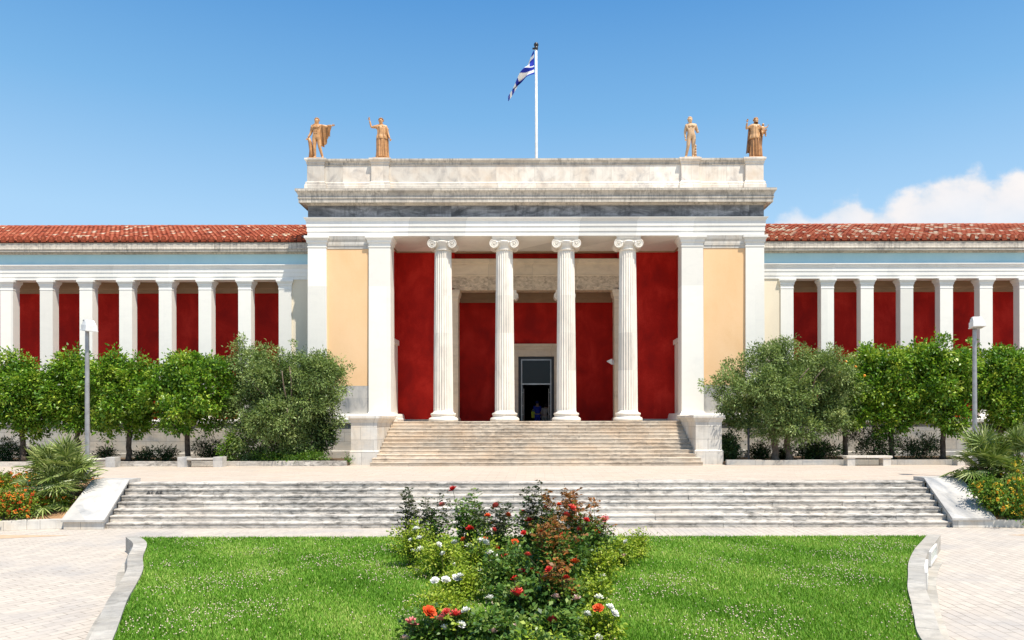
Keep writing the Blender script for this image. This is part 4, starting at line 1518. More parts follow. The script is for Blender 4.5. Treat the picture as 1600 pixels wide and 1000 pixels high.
def robe(q, rings, folds=11, amp=0.05, seed=0, n=72, t=0.5, twist=0.5, org=(0, 0, 0), s=1.0):
    """draped cloth round the body: rings (z, cx, cy, rx, ry, fold strength)"""
    rng = random.Random(seed)
    ph = [rng.uniform(0, 6.28) for _ in range(4)]
    fine = []
    for (a, b_) in zip(rings, rings[1:]):
        for k in range(4):
            u = k / 4
            fine.append([a[i] + (b_[i] - a[i]) * u for i in range(6)])
    fine.append(list(rings[-1]))
    vs, fs = [], []
    for z, cx, cy, rx, ry, fo in fine:
        for k in range(n):
            a = 2 * PI * k / n
            w_ = math.sin(folds * a + ph[0] + twist * z * 2) + 0.6 * math.sin((folds * 2 - 3) * a + ph[1] - twist * z) + 0.4 * math.sin(3 * a + ph[2] + z * 3)
            rr = 1 + 1.7 * amp * fo * w_
            vs.append((org[0] + s * (cx + rx * rr * math.cos(a)), org[1] + s * (cy + ry * rr * math.sin(a)), org[2] + s * z))
    m = len(fine)
    for i in range(m - 1):
        for k in range(n):
            k2 = (k + 1) % n
            fs.append((i * n + k, i * n + k2, (i + 1) * n + k2, (i + 1) * n + k))
    fs.append(tuple(reversed(range(n))))
    fs.append(tuple((m - 1) * n + k for k in range(n)))
    q.add(vs, fs, t)


def cloth(q, A, B, nu=28, nv=14, amp=0.04, waves=4.0, th=0.03, t=0.5, org=(0, 0, 0), s=1.0, seed=0):
    """hanging cloth of real thickness between an upper line A and a lower line B"""
    def samp(P, u):
        f = u * (len(P) - 1)
        i = min(int(f), len(P) - 2)
        return Vector(P[i]).lerp(Vector(P[i + 1]), f - i)
    rng = random.Random(seed)
    ph = rng.uniform(0, 6)
    vs, fs = [], []
    for side in (0, 1):
        for j in range(nv + 1):
            v = j / nv
            for i in range(nu + 1):
                u = i / nu
                p = samp(A, u).lerp(samp(B, u), v)
                d = amp * (0.35 + v) * (math.sin(u * waves * 2 * PI + ph + v * 1.5) + 0.4 * math.sin(u * waves * 4.3 * PI - ph))
                p = Vector((p.x + d * 0.25, p.y + d + side * th, p.z))
                vs.append((org[0] + s * p.x, org[1] + s * p.y, org[2] + s * p.z))
    n1 = (nu + 1) * (nv + 1)
    W = nu + 1
    for j in range(nv):
        for i in range(nu):
            a = j * W + i
            fs.append((a, a + W, a + W + 1, a + 1))
            fs.append((n1 + a, n1 + a + 1, n1 + a + W + 1, n1 + a + W))
    for i in range(nu):
        fs.append((i, i + 1, n1 + i + 1, n1 + i))
        a = nv * W + i
        fs.append((a, n1 + a, n1 + a + 1, a + 1))
    for j in range(nv):
        a = j * W
        fs.append((a, n1 + a, n1 + a + W, a + W))
        a += nu
        fs.append((a, a + W, n1 + a + W, n1 + a))
    q.add(vs, fs, t)


def hair_cap(q, c, r, s, t=0.3, seed=0, back=0.03):
    rng = random.Random(seed)
    for k in range(46):
        a = rng.uniform(0, 2 * PI)
        e = rng.uniform(-0.1, 1.35)
        d = Vector((math.cos(a) * math.cos(e), math.sin(a) * math.cos(e), math.sin(e)))
        if d.y < -0.45 and d.z < 0.62:
            continue
        q.ball(Vector(c) + d * r * 0.9 + Vector((0, back * s, 0.012 * s)), 0.034 * s, 6, 4, t + rng.uniform(-.1, .1))


SZ = Z(11.99)


def statue_base(q, c, w_, d2, h):
    q.loft(c[0] - w_, c[0] + w_, c[1] - d2, c[1] + d2, [(0.02, c[2]), (0.02, c[2] + h * 0.6), (0.0, c[2] + h)], 0.6)


def statue_origin(pxc):
    return Vector(((pxc - 838) * 34.75 / FPX, 34.75, SZ))


# 1: youth with a cloak over the outstretched arm
S = 1.06
o1 = statue_origin(495.5)
r1 = thing('roof_statue', o1, 'statue of a nude youth with a cloak hanging from his outstretched arm', 'statue', 'statues on the parapet')
b1 = o1 + Vector((0, 0, 0.07))
J = dict(J0)
J.update(pelvis=(0.0, 0, 0.98), belly=(0.0, 0, 1.11), chest=(0.01, 0, 1.33), neck=(0.015, 0, 1.51), jaw=(0.02, -.02, 1.60), head=(0.015, -.01, 1.69), top=(0.01, 0, 1.77),
         shL=(-.19, 0, 1.42), elL=(-.25, .02, 1.14), wrL=(-.36, -.04, .93), shR=(.20, 0, 1.45), elR=(.45, -.02, 1.39), wrR=(.68, -.05, 1.44),
         hipL=(-.085, 0, .92), knL=(-.08, -.04, .50), anL=(-.06, .0, .09), toL=(-.09, -.13, .03), hipR=(.10, 0, .92), knR=(.15, -.03, .50), anR=(.24, .08, .12), toR=(.27, -.03, .03), _face=(.8, -.6, 0))
skin_body('figure', J, M['bronze'], r1, b1, S, 1.1)
q = MB()
cloth(q, [(-.16, -.10, 1.46), (.0, -.17, 1.38), (.2, -.12, 1.48), (.45, -.07, 1.46), (.68, -.07, 1.48)],
      [(.10, .12, 1.25), (.17, .10, .62), (.30, .10, .58), (.42, .08, .78), (.52, .02, 1.10)], 34, 16, 0.03, 4.0, 0.04, 0.4, b1, S, 3)
cloth(q, [(.52, -.10, 1.46), (.64, -.11, 1.47)], [(.54, -.06, 1.02), (.60, -.08, .96)], 10, 10, 0.02, 1.5, 0.05, 0.35, b1, S, 4)
q.build('cloak', M['bronze'], r1, smooth=True)
q = MB()
q.tube([b1 + Vector(p) * S for p in ((-.25, .06, 0), (-.24, .06, .4), (-.29, .03, .75), (-.33, -.02, .93))], [.13, .10, .085, .07], 12, 0.4)
q.build('tree_stump', M['bronze'], r1, smooth=True)
q = MB()
hair_cap(q, b1 + Vector((0.012, 0, 1.70)) * S, 0.10 * S, S, 0.25, 1)
q.build('hair', M['bronze'], r1, smooth=True)
q = MB()
statue_base(q, o1, .36, .28, .07)
q.build('statue_base', M['bronze'], r1)

# 2: robed figure with a raised arm
o2 = statue_origin(597)
r2 = thing('roof_statue', o2, 'terracotta statue of a robed woman raising her bare arm, nearest the youth with the cloak', 'statue', 'statues on the parapet')
b2 = o2 + Vector((0, 0, 0.07))
J = dict(J0)
J.update(chest=(0.02, 0, 1.33), neck=(0.0, 0, 1.50), jaw=(-.02, -.02, 1.58), head=(-.025, -.01, 1.67), top=(-.02, 0, 1.75),
         shL=(-.19, 0, 1.42), elL=(-.44, -.03, 1.38), wrL=(-.50, -.06, 1.66), shR=(.20, 0, 1.40), elR=(.28, .0, 1.12), wrR=(.37, -.05, .88),
         hipL=(-.10, 0, .92), knL=(-.12, -.05, .50), anL=(-.12, .0, .09), toL=(-.14, -.20, .03), hipR=(.10, 0, .92), knR=(.11, -.02, .50), anR=(.12, .03, .09), toR=(.14, -.18, .03))
skin_body('figure', J, M['bronze'], r2, b2, S)
q = MB()
robe(q, [(0.03, 0.03, 0, .27, .22, 1.2), (.3, .02, 0, .24, .20, 1.1), (.6, .01, 0, .22, .18, .9), (.85, .0, 0, .215, .17, .6), (.97, .0, 0, .20, .155, .4)], 9, .055, 2, 80, .45, .5, b2, S)
robe(q, [(.86, .02, 0, .235, .18, .9), (.95, .01, 0, .235, .185, .9), (1.05, .01, 0, .20, .165, .7), (1.2, .02, 0, .205, .165, .5), (1.34, .02, 0, .215, .16, .4), (1.43, .01, 0, .17, .12, .3), (1.48, .0, 0, .08, .08, .1)], 7, .05, 5, 72, .6, 1.4, b2, S)
cloth(q, [(.17, -.06, 1.46), (.30, .02, 1.34)], [(.20, -.08, .12), (.30, .05, .15)], 10, 20, .03, 1.6, .06, .4, b2, S, 8)
q.build('robe', M['bronze'], r2, smooth=True)
q = MB()
hair_cap(q, b2 + Vector((-.025, .0, 1.68)) * S, 0.105 * S, S, 0.2, 2)
q.build('hair', M['bronze'], r2, smooth=True)
q = MB()
statue_base(q, o2, .33, .28, .07)
q.build('statue_base', M['bronze'], r2)

# 3: standing nude youth
o3_ = statue_origin(1080.5)
r3 = thing('roof_statue', o3_, 'pale statue of a nude short haired youth without any cloak, beside a small stump', 'statue', 'statues on the parapet')
b3 = o3_ + Vector((0, 0, 0.07))
J = dict(J0)
J.update(pelvis=(.02, 0, 1.0), chest=(0.0, 0, 1.34), neck=(-.02, 0, 1.52), jaw=(-.04, -.03, 1.60), head=(-.045, -.02, 1.69), top=(-.04, -.01, 1.77),
         shL=(-.20, 0, 1.41), elL=(-.25, .04, 1.13), wrL=(-.24, -.02, .88), shR=(.20, 0, 1.43), elR=(.29, .05, 1.17), wrR=(.27, -.17, 1.10),
         hipL=(-.08, 0, .94), knL=(-.13, -.05, .53), anL=(-.21, .06, .10), toL=(-.27, -.06, .03), hipR=(.11, 0, .94), knR=(.10, -.02, .50), anR=(.09, .02, .09), toR=(.10, -.13, .03))
skin_body('figure', J, M['statue_pale'], r3, b3, S, 1.14)
q = MB()
q.tube([b3 + Vector(p) * S for p in ((.18, .08, 0), (.18, .08, .3), (.17, .07, .62))], [.10, .085, .07], 12, 0.4)
for k in range(5):
    q.ball(b3 + Vector((.2, 0.0, .08 + .12 * k)) * S, .05 * S, 8, 5, 0.55)
q.build('tree_stump', M['statue_pale'], r3, smooth=True)
q = MB()
hair_cap(q, b3 + Vector((-.045, -.01, 1.70)) * S, 0.098 * S, S, 0.55, 3, 0.02)
q.build('hair', M['statue_pale'], r3, smooth=True)
q = MB()
statue_base(q, o3_, .34, .28, .07)
q.build('statue_base', M['bronze'], r3)

# 4: robed woman carrying a child
o4 = statue_origin(1181)
r4 = thing('roof_statue', o4, 'terracotta statue of a robed woman holding an infant on her arm', 'statue', 'statues on the parapet')
b4 = o4 + Vector((0, 0, 0.07))
J = dict(J0)
J.update(chest=(-.01, 0, 1.32), neck=(0.0, -.01, 1.49), jaw=(.035, -.05, 1.56), head=(.03, -.04, 1.65), top=(.02, -.02, 1.73),
         shL=(-.19, 0, 1.41), elL=(-.40, -.02, 1.27), wrL=(-.37, -.08, 1.54), shR=(.19, 0, 1.38), elR=(.30, -.02, 1.10), wrR=(.36, -.18, 1.12),
         hipL=(-.10, 0, .92), knL=(-.10, -.07, .50), anL=(-.10, .0, .09), toL=(-.12, -.20, .03), hipR=(.10, 0, .92), knR=(.11, -.02, .50), anR=(.12, .03, .09), toR=(.14, -.18, .03), _face=(.5, -.8, -.3))
skin_body('figure', J, M['bronze'], r4, b4, S)
q = MB()
robe(q, [(0.03, 0.02, 0, .26, .21, 1.3), (.3, .02, 0, .25, .20, 1.3), (.6, .02, 0, .235, .185, 1.1), (.85, .01, 0, .225, .17, .8), (.97, .0, 0, .20, .155, .5)], 12, .055, 12, 84, .35, .2, b4, S)
robe(q, [(.84, -.01, 0, .26, .19, .8), (.92, -.01, 0, .25, .19, .8), (1.05, -.01, 0, .205, .165, .7), (1.2, -.01, 0, .205, .165, .5), (1.34, -.01, 0, .215, .16, .4), (1.43, -.01, 0, .17, .12, .3), (1.48, .0, 0, .08, .08, .1)], 9, .045, 15, 72, .75, .8, b4, S)
cloth(q, [(-.14, .02, 1.50), (-.28, .0, 1.36)], [(-.16, .0, .30), (-.38, .03, .24)], 14, 22, .03, 1.8, .07, .2, b4, S, 18)
cloth(q, [(.18, -.02, 1.36), (.34, .0, 1.1)], [(.22, .04, .12), (.30, .06, .45)], 12, 20, .03, 1.5, .06, .35, b4, S, 19)
q.build('robe', M['bronze'], r4, smooth=True)
q = MB()
hair_cap(q, b4 + Vector((.025, -.02, 1.66)) * S, 0.105 * S, S, 0.5, 4)
q.build('hair', M['bronze'], r4, smooth=True)
JC = {k: (v[0] * .9, v[1], v[2]) for k, v in J0.items()}
JC.update(shL=(-.17, 0, 1.42), elL=(-.3, -.05, 1.3), wrL=(-.34, -.12, 1.5), shR=(.18, 0, 1.42), elR=(.36, -.04, 1.35), wrR=(.48, -.08, 1.55),
          hipL=(-.10, 0, .92), knL=(-.14, -.28, .82), anL=(-.12, -.28, .42), toL=(-.13, -.40, .38), hipR=(.10, 0, .92), knR=(.18, -.26, .80), anR=(.20, -.24, .42), toR=(.22, -.34, .38))
JC['head'] = (0, -.01, 1.72)
JC['top'] = (0, 0, 1.84)
skin_body('infant', JC, M['bronze'], r4, b4 + Vector((.32, -.13, .76)), 0.44, 1.5)
q = MB()
statue_base(q, o4, .34, .28, .07)
q.build('statue_base', M['bronze'], r4)

# ------------------------------------------------------------------ flag
DP = 40.5
fx = (839 - 838) * DP / FPX
pole = thing('flagpole', (fx, DP, Z(10.5)), 'tall white flagpole with a dark finial above the portico roof', 'flagpole')
q = MB()
zt = rel(73, DP)
q.tube([(fx, DP, Z(10.5)), (fx, DP, Z(14)), (fx, DP, zt)], [0.085, 0.08, 0.062], 14)
q.build('pole', M['metal_white'], pole, smooth=True)
q = MB()
q.ball((fx, DP, zt + 0.1), 0.13, 12, 8)
q.lathe(fx, DP, [(0.09, zt - 0.16), (0.10, zt - 0.1), (0.10, zt - 0.02), (0.05, zt + 0.0)], 12)
q.box(fx - 0.2, fx - 0.05, DP - 0.03, DP + 0.03, zt - 0.14, zt - 0.06)
q.build('finial', M['black_metal'], pole, smooth=True)


def make_flag():
    nu, nv = 90, 40
    A = [(835.5, 78), (826, 96), (816, 113), (806, 133), (794.5, 154)]
    B = [(836, 115.5), (823, 121), (810, 131), (801, 145), (795.5, 157)]

    def samp(P, u):
        f = u * (len(P) - 1)
        i = min(int(f), len(P) - 2)
        k = f - i
        return (P[i][0] + (P[i + 1][0] - P[i][0]) * k, P[i][1] + (P[i + 1][1] - P[i][1]) * k)
    vs, fs, ts = [], [], []
    pp = []
    for side in (0, 1):
        for j in range(nv + 1):
            v = j / nv
            for i in range(nu + 1):
                u = i / nu
                a, b_ = samp(A, u), samp(B, u)
                x, y = a[0] + (b_[0] - a[0]) * v, a[1] + (b_[1] - a[1]) * v
                dep = 0.32 * math.sin(u * 7 + v * 4.5) * min(1, u * 3) + 0.14 * math.sin(v * 9 + u * 3) * min(1, u * 4)
                p = px(x, y, DP)
                p.y += dep + side * 0.012
                vs.append(tuple(p))
                if side == 0:
                    pp.append((x, y, u, v))
    W = nu + 1
    n1 = W * (nv + 1)
    q = MB()
    q.v = vs
    for j in range(nv):
        for i in range(nu):
            a = j * W + i
            x, y, u, v = pp[a]
            sgm = y - 0.5 * (836 - x)
            fr_ = ((sgm - 105.6) / 9.4 + 0.25) % 1.0
            white = fr_ >= 0.5
            if sgm < 101.5 and u < 0.33:        # canton with its cross
                cu_, cv_ = u / 0.33, (sgm - 78) / 23.5
                white = abs(cu_ - 0.62) < 0.13 or abs(cv_ - 0.36) < 0.11
            t_ = 0.9 if white else 0.1
            q.f.append([a, a + W, a + W + 1, a + 1])
            q.f.append([n1 + a, n1 + a + 1, n1 + a + W + 1, n1 + a + W])
            q.t += [t_, t_]
    M['flag'] = tint_mat('flag_cloth', [(0.0, (0.020, 0.035, 0.33)), (0.49, (0.020, 0.035, 0.33)), (0.51, (0.78, 0.78, 0.76)), (1.0, (0.78, 0.78, 0.76))], 0.8, 0.1, 3.0, 0.1)
    o = q.build('flag', M['flag'], None, org=(fx - 0.1, DP, rel(115, DP)), smooth=True)
    tag(o, 'blue and white striped flag with a cross canton hanging limp from the white flagpole', 'flag')


make_flag()

# ------------------------------------------------------------------ people in the doorway
hz2 = EYE - 0.55
P1 = Vector(((839.5 - 838) * 41.8 / FPX, 41.8, hz2))
pr = thing('person', P1, 'person in a blue shirt and navy cap seen from behind in the doorway', 'person', 'people in the doorway')
J = dict(J0)
J.update(shL=(-.18, 0, 1.42), elL=(-.24, .02, 1.14), wrL=(-.24, -.06, .90), shR=(.18, 0, 1.42), elR=(.24, .02, 1.14), wrR=(.22, -.08, .92),
         hipL=(-.09, 0, .92), knL=(-.09, -.02, .5), anL=(-.09, .02, .09), toL=(-.10, .12, .03), hipR=(.09, 0, .92), knR=(.10, .04, .5), anR=(.10, .02, .09), toR=(.11, .12, .03), _face=(0, 1, 0))
skin_body('body', J, M['skin'], pr, P1, 0.93)
JT = {k: v for k, v in J.items() if k in ('pelvis', 'belly', 'chest', 'shL', 'shR', 'elL', 'elR')}
skin_body('shirt', JT, M['shirt_blue'], pr, P1, 0.93, 1.28, 2, ('face', 'hands'))
JT = {k: v for k, v in J.items() if k in ('pelvis', 'hipL', 'hipR', 'knL', 'knR', 'anL', 'anR')}
skin_body('trousers', JT, M['shirt_blue'], pr, P1, 0.93, 1.22, 2, ('face', 'hands'))
q = MB()
q.ball(P1 + Vector((0, 0, 1.71)) * .93, (.115, .125, .10), 14, 9)
q.ball(P1 + Vector((0, .12, 1.68)) * .93, (.09, .09, .018), 12, 5)
q.build('cap', M['cap_blue'], pr, smooth=True)
q = MB()
bc = P1 + Vector((-.25, -.08, .98)) * .93
q.loft(bc.x - .09, bc.x + .09, bc.y - .05, bc.y + .05, [(-.02, bc.z - .20), (0.0, bc.z - .17), (0.01, bc.z + .12), (-.02, bc.z + .17)])
q.tube([bc + Vector((-.06, 0, .16)), bc + Vector((-.03, 0, .3)), bc + Vector((.03, 0, .3)), bc + Vector((.06, 0, .16))], .012, 6)
tag(q.build('shoulder_bag', M['bag_yellow'], None, org=tuple(bc)), 'yellow bag held at the side of the person in blue', 'bag')
P2 = Vector(((851.5 - 838) * 41.6 / FPX, 41.6, hz2))
pr = thing('person', P2, 'person in a beige top leaning towards the door leaf, beside the person in blue', 'person', 'people in the doorway')
J = dict(J0)
J.update(pelvis=(-.02, 0, .95), belly=(-.01, .02, 1.08), chest=(.02, .05, 1.27), neck=(.05, .10, 1.42), jaw=(.07, .15, 1.48), head=(.08, .15, 1.56), top=(.09, .14, 1.64),
         shL=(-.15, .05, 1.34), elL=(-.2, .06, 1.08), wrL=(-.10, .2, .95), shR=(.19, .05, 1.33), elR=(.26, .0, 1.08), wrR=(.22, -.1, .90),
         hipL=(-.11, 0, .88), knL=(-.11, .03, .48), anL=(-.11, .0, .09), toL=(-.12, .12, .03), hipR=(.07, 0, .88), knR=(.08, .05, .48), anR=(.08, .02, .09), toR=(.09, .12, .03), _face=(.3, .9, 0))
skin_body('body', J, M['skin'], pr, P2, 0.9)
JT = {k: v for k, v in J.items() if k in ('pelvis', 'belly', 'chest', 'shL', 'shR', 'elL', 'elR')}
skin_body('shirt', JT, M['cloth_beige'], pr, P2, 0.9, 1.3, 2, ('face', 'hands'))
JT = {k: v for k, v in J.items() if k in ('pelvis', 'hipL', 'hipR', 'knL', 'knR', 'anL', 'anR')}
skin_body('trousers', JT, M['cloth_beige'], pr, P2, 0.9, 1.22, 2, ('face', 'hands'))
q = MB()
hair_cap(q, P2 + Vector((.08, .14, 1.58)) * .9, .095, .9, .4, 9, -0.02)
q.ball(P2 + Vector((.08, .12, 1.58)) * .9, .10, 12, 8)
q.build('hair', M['hair'], pr, smooth=True)


# ------------------------------------------------------------------ lamps, benches, small fittings
def lamp(pxc, d, top_y, head_rz, label, tilt):
    x = (pxc - 838) * d / FPX
    r_ = thing('street_lamp', (x, d, TER), label, 'street lamp', 'lamps on the terrace', head_rz)
    zt = rel(top_y, d) - TER
    m = MB()
    m.tube([(0, 0, 0), (0, 0, zt - 0.45), (0, 0, zt - 0.30)], [0.075, 0.058, 0.055], 14)
    m.lathe(0, 0, [(0.16, 0.0), (0.16, 0.02), (0.09, 0.03), (0.085, 0.30), (0.076, 0.32)], 14)
    smooth_by_angle(m.build('lamp_post', M['metal_grey'], r_, local=True), 40)
    m = MB()
    m.tube([(0, 0, zt - 0.32), (0, 0.0, zt - 0.20), (0.05, 0, zt - 0.10)], [0.06, 0.062, 0.05], 10)
    m.build('bracket', M['black_metal'], r_, local=True)
    m = MB()
    # flat box head: pale sloping hood, straight sides, thin rim
    prof = [(0.0, -0.32), (0.0, -0.22), (0.0, -0.17)]
    m.hexa([(0.0, -.2, -.30), (.42, -.2, -.30), (.42, .2, -.30), (0.0, .2, -.30), (0.0, -.2, -.12), (.40, -.19, -.12), (.40, .19, -.12), (0.0, .2, -.12)])
    m.hexa([(0.02, -.18, -.118), (.38, -.17, -.118), (.38, .17, -.118), (0.02, .18, -.118), (0.06, -.15, .06), (.22, -.14, .06), (.22, .14, .06), (0.06, .15, .06)])
    m.box(-0.02, 0.44, -.215, .215, -.335, -.301)
    m.v = [(p[0] * math.cos(tilt) + p[2] * math.sin(tilt), p[1], -p[0] * math.sin(tilt) + p[2] * math.cos(tilt) + zt - 0.02) for p in [(a_[0] * .85, a_[1] * .85, a_[2] * .85) for a_ in m.v]]
    h = m.build('lamp_head', M['metal_white'], r_, local=True)
    m = MB()
    m.box(0.06, 0.36, -.17, .17, -.345, -.336)
    m.v = [(p[0] * math.cos(tilt) + p[2] * math.sin(tilt), p[1], -p[0] * math.sin(tilt) + p[2] * math.cos(tilt) + zt - 0.02) for p in [(a_[0] * .85, a_[1] * .85, a_[2] * .85) for a_ in m.v]]
    m.build('lamp_lens', M['lamp_glass'], h, local=True)
    for sy in (-.15, .15):
        m = MB()
        m.ball((0.08, sy, .03), .026, 6, 5)
        m.v = [(p[0] * math.cos(tilt) + p[2] * math.sin(tilt), p[1], -p[0] * math.sin(tilt) + p[2] * math.cos(tilt) + zt - 0.02) for p in [(a_[0] * .85, a_[1] * .85, a_[2] * .85) for a_ in m.v]]
        m.build('hinge_knob', M['black_metal'], h, local=True)


lamp(136.5, 23.2, 500, R(-38), 'grey lamp post with a white box head beside the fan palm at the orange flowers', 0.12)
lamp(1523, 23.4, 500, R(-100), 'grey lamp post with a white box head behind the fan palm at the yellow bush', -0.10)


def bench(x0, x1, d, kind, label):
    za = (x0 - 838) * d / FPX
    zb = (x1 - 838) * d / FPX
    c = (za + zb) / 2
    r_ = thing('stone_bench', (c, d + .2, TER), label, 'bench', 'benches along the tree beds')
    hw = (zb - za) / 2
    if kind == 0:
        for s in (-1, 1):
            m = MB()
            m.loft(c + s * hw, c + s * (hw - .36), d, d + .42, [(0, TER), (0.0, TER + .02), (0.0, TER + .39), (-.012, TER + .40)])
            m.build('leg', M['ramp'], r_)
        m = MB()
        m.loft(c - hw + .365, c + hw - .365, d + .03, d + .40, [(0, TER + .27), (0.01, TER + .28), (0.01, TER + .34), (0, TER + .35)])
        m.build('seat', M['steps_low'], r_)
    else:
        for s in (-1, 1):
            m = MB()
            m.loft(c + s * (hw - .04), c + s * (hw - .34), d + .02, d + .42, [(0, TER), (0.0, TER + .02), (0.0, TER + .299)])
            m.build('leg', M['pedestal'], r_)
        m = MB()
        m.loft(c - hw, c + hw, d, d + .45, [(0, TER + .30), (0.01, TER + .31), (0.01, TER + .38), (0, TER + .39)])
        m.build('seat', M['pedestal'], r_)


bench(112, 179, 29.6, 0, 'marble bench with block ends partly behind the lamp post and fan palm')
bench(277, 347, 29.6, 0, 'marble bench with block ends and a grey seat between two orange trees')
bench(1323, 1394, 29.6, 1, 'table shaped stone bench in the shade of the right hand trees')
bench(1495, 1560, 29.6, 1, 'stone bench end half hidden behind the right fan palm')

r_ = thing('metal_post', ((1169.5 - 838) * 30.55 / FPX, 30.55, TER), 'thin dark metal post under the olive tree right of the entrance', 'post')
m = MB()
m.tube([(0, 0, 0), (0, 0, 1.42)], 0.045, 10)
m.lathe(0, 0, [(0.09, 0.2), (0.09, 0.22), (0.05, 0.24)], 10)
m.ball((0, 0, 1.43), 0.05, 8, 6)
m.build('post_shaft', M['black_metal'], r_, local=True)

p = px(957, 566, 37.35)
r_ = thing('floodlight', tuple(p), 'small white wedge floodlight fixed beside the inner pillar of the porch', 'floodlight')
m = MB()
m.hexa([(-.28, -.16, .02), (-.02, -.18, -.14), (-.02, .0, -.14), (-.28, -.02, .02), (-.28, -.16, .05), (-.02, -.18, .16), (-.02, .0, .16), (-.28, -.02, .05)])
m.build('lamp_housing', M['metal_white'], r_, local=True)
m = MB()
m.box(-.02, .12, -.12, .0, -.12, -.08)
m.box(.02, .06, -.1, .12, -.09, .09)
m.build('wall_bracket', M['metal_white'], r_, local=True)


# ------------------------------------------------------------------ trees
def trunk(m, rng, base, top, r0, r1, wob=0.06, n=7, t=0.5):
    pts, rad = [], []
    for i in range(n + 1):
        u = i / n
        p = Vector(base).lerp(Vector(top), u) + Vector((rng.uniform(-wob, wob), rng.uniform(-wob, wob), 0)) * (1 if 0 < i < n else 0)
        pts.append(p)
        rad.append((r0 + (r1 - r0) * u) * (1.35 if i == 0 else 1))
    m.tube(pts, rad, 9, t)
    return pts[-1]


def citrus(pxb, d, xl, xr, yt, yb, seed, label, fork=False, extra=()):
    rng = random.Random(seed)
    nr = np.random.default_rng(seed)
    bx = (pxb - 838) * d / FPX
    r_ = thing('orange_tree', (bx, d, TER), label, 'tree', 'orange trees in front of the wings')
    cx = ((xl + xr) / 2 - 838) * d / FPX
    cz = (rel(yt, d) + rel(yb, d)) / 2
    rx, rz = 0.95 * (xr - xl) / 2 * d / FPX, (rel(yt, d) - rel(yb, d)) / 2
    m = MB()
    zf = rel(yb, d) + 0.1
    if fork:
        top = trunk(m, rng, (bx, d, TER + .08), (bx + .03, d, zf - 0.35), .11, .09)
        trunk(m, rng, top, (bx - .25, d, zf + .5), .07, .04, .03, 4)
        trunk(m, rng, top, (bx + .30, d + .1, zf + .5), .075, .04, .03, 4)
    else:
        top = trunk(m, rng, (bx, d, TER + .08), (bx + rng.uniform(-.08, .08), d, zf + .1), .115, .095, .02)
    for k in range(7):
        a = rng.uniform(0, 6.28)
        trunk(m, rng, top, (cx + math.cos(a) * rx * .6, d + math.sin(a) * rx * .6, cz + rng.uniform(-.1, .6) * rz), .05, .02, .06, 5)
    m.build('trunk', M['bark'], r_, smooth=True)
    V, F, T, CC = crown(nr, (cx, d, cz), (rx, rx * 0.85, rz), 26, 620, 40, 0.135, 0.55, 0.125, (0.24, 0.38), 0.1, 0.72, -0.9)
    np_obj('crown', V, F, T, M['orange_leaf'], r_)
    for (fx_, fy_) in extra:
        q = MB()
        pf = px(fx_, fy_, d - rx * 0.84)
        q.ball(pf, 0.055, 10, 7)
        q.build('orange_fruit', M['fruit'], r_, smooth=True)


citrus(37, 31.6, -28, 76, 560, 672, 31, 'orange tree cut by the left edge of the picture')
citrus(120, 31.7, 72, 152, 558, 668, 32, 'narrow orange tree with a forked trunk behind the left lamp post', True)
citrus(201, 31.5, 138, 242, 560, 672, 33, 'round orange tree with a straight slim trunk between the lamp post and a bench')
citrus(293, 31.5, 232, 372, 553, 671, 34, 'widest orange tree on the left, standing behind the bench next to the grey olive')
citrus(1320, 32.0, 1288, 1392, 548, 668, 35, 'orange tree with a few fruits beside the right olive tree', False, ((1337, 574), (1322, 566), (1351, 588), (1312, 583)))
citrus(1393, 31.9, 1345, 1450, 548, 672, 36, 'orange tree rising behind the table shaped bench')
citrus(1473, 31.6, 1425, 1530, 540, 674, 37, 'tallest orange tree on the right, left of the lamp post')
citrus(1561, 31.7, 1516, 1625, 548, 676, 38, 'orange tree behind the right fan palm, at the edge of the picture')


def olive(cxp, d, xl, xr, yt, yb, trunks, seed, label, low=None):
    rng = random.Random(seed)
    nr = np.random.default_rng(seed)
    bx = (trunks[0][0] - 838) * d / FPX
    r_ = thing('olive_tree', (bx, d, TER), label, 'tree', 'olive trees beside the entrance')
    cx = (cxp - 838) * d / FPX
    cz = (rel(yt, d) + rel(yb, d)) / 2
    rx, rz = (xr - xl) / 2 * d / FPX, (rel(yt, d) - rel(yb, d)) / 2
    m = MB()
    for (tx, ttx) in trunks:
        top = trunk(m, rng, ((tx - 838) * d / FPX, d, TER + .08), ((ttx - 838) * d / FPX, d, rel(yb, d) + .5), .15, .10, .06)
        for k in range(8):
            a = rng.uniform(0, 6.28)
            trunk(m, rng, top, (cx + math.cos(a) * rx * .7, d + math.sin(a) * rx * .6, cz + rng.uniform(-.3, .75) * rz), .055, .015, .1, 6)
    m.build('trunk', M['bark_olive'], r_, smooth=True)
    V, F, T, CC = crown(nr, (cx, d, cz), (rx, rx * 0.56, rz), 34, 1500, 56, 0.115, 0.34, 0.125, (0.22, 0.36), 0.0, 0.6)
    n0 = len(V)
    # sprigs standing out of the outline
    k = 60
    dd = unit(nr.normal(size=(k, 3)) + np.array([0, -0.15, 0.35]))
    st = np.array([cx, d, cz]) + dd * np.array([rx, rx * 0.56, rz]) * nr.uniform(0.72, 0.9, (k, 1))
    P, D = [], []
    for a, b_ in zip(st, dd):
        dirn = b_ + np.array([0, 0, 0.6]) + nr.normal(0, .25, 3)
        dirn /= np.linalg.norm(dirn)
        ln = nr.uniform(0.2, 0.42)
        for u in np.linspace(0, 1, 20):
            P.append(a + dirn * ln * u + nr.normal(0, 0.035, 3))
            D.append(dirn * 0.7 + nr.normal(0, 0.6, 3))
    V2, F2 = leaf_quads(nr, np.array(P), np.array(D), 0.095, 0.26)
    np_obj('crown', np.vstack([V, V2]), np.vstack([F, F2 + n0]), np.concatenate([T, nr.normal(.6, .18, len(F2))]), M['olive_leaf'], r_)


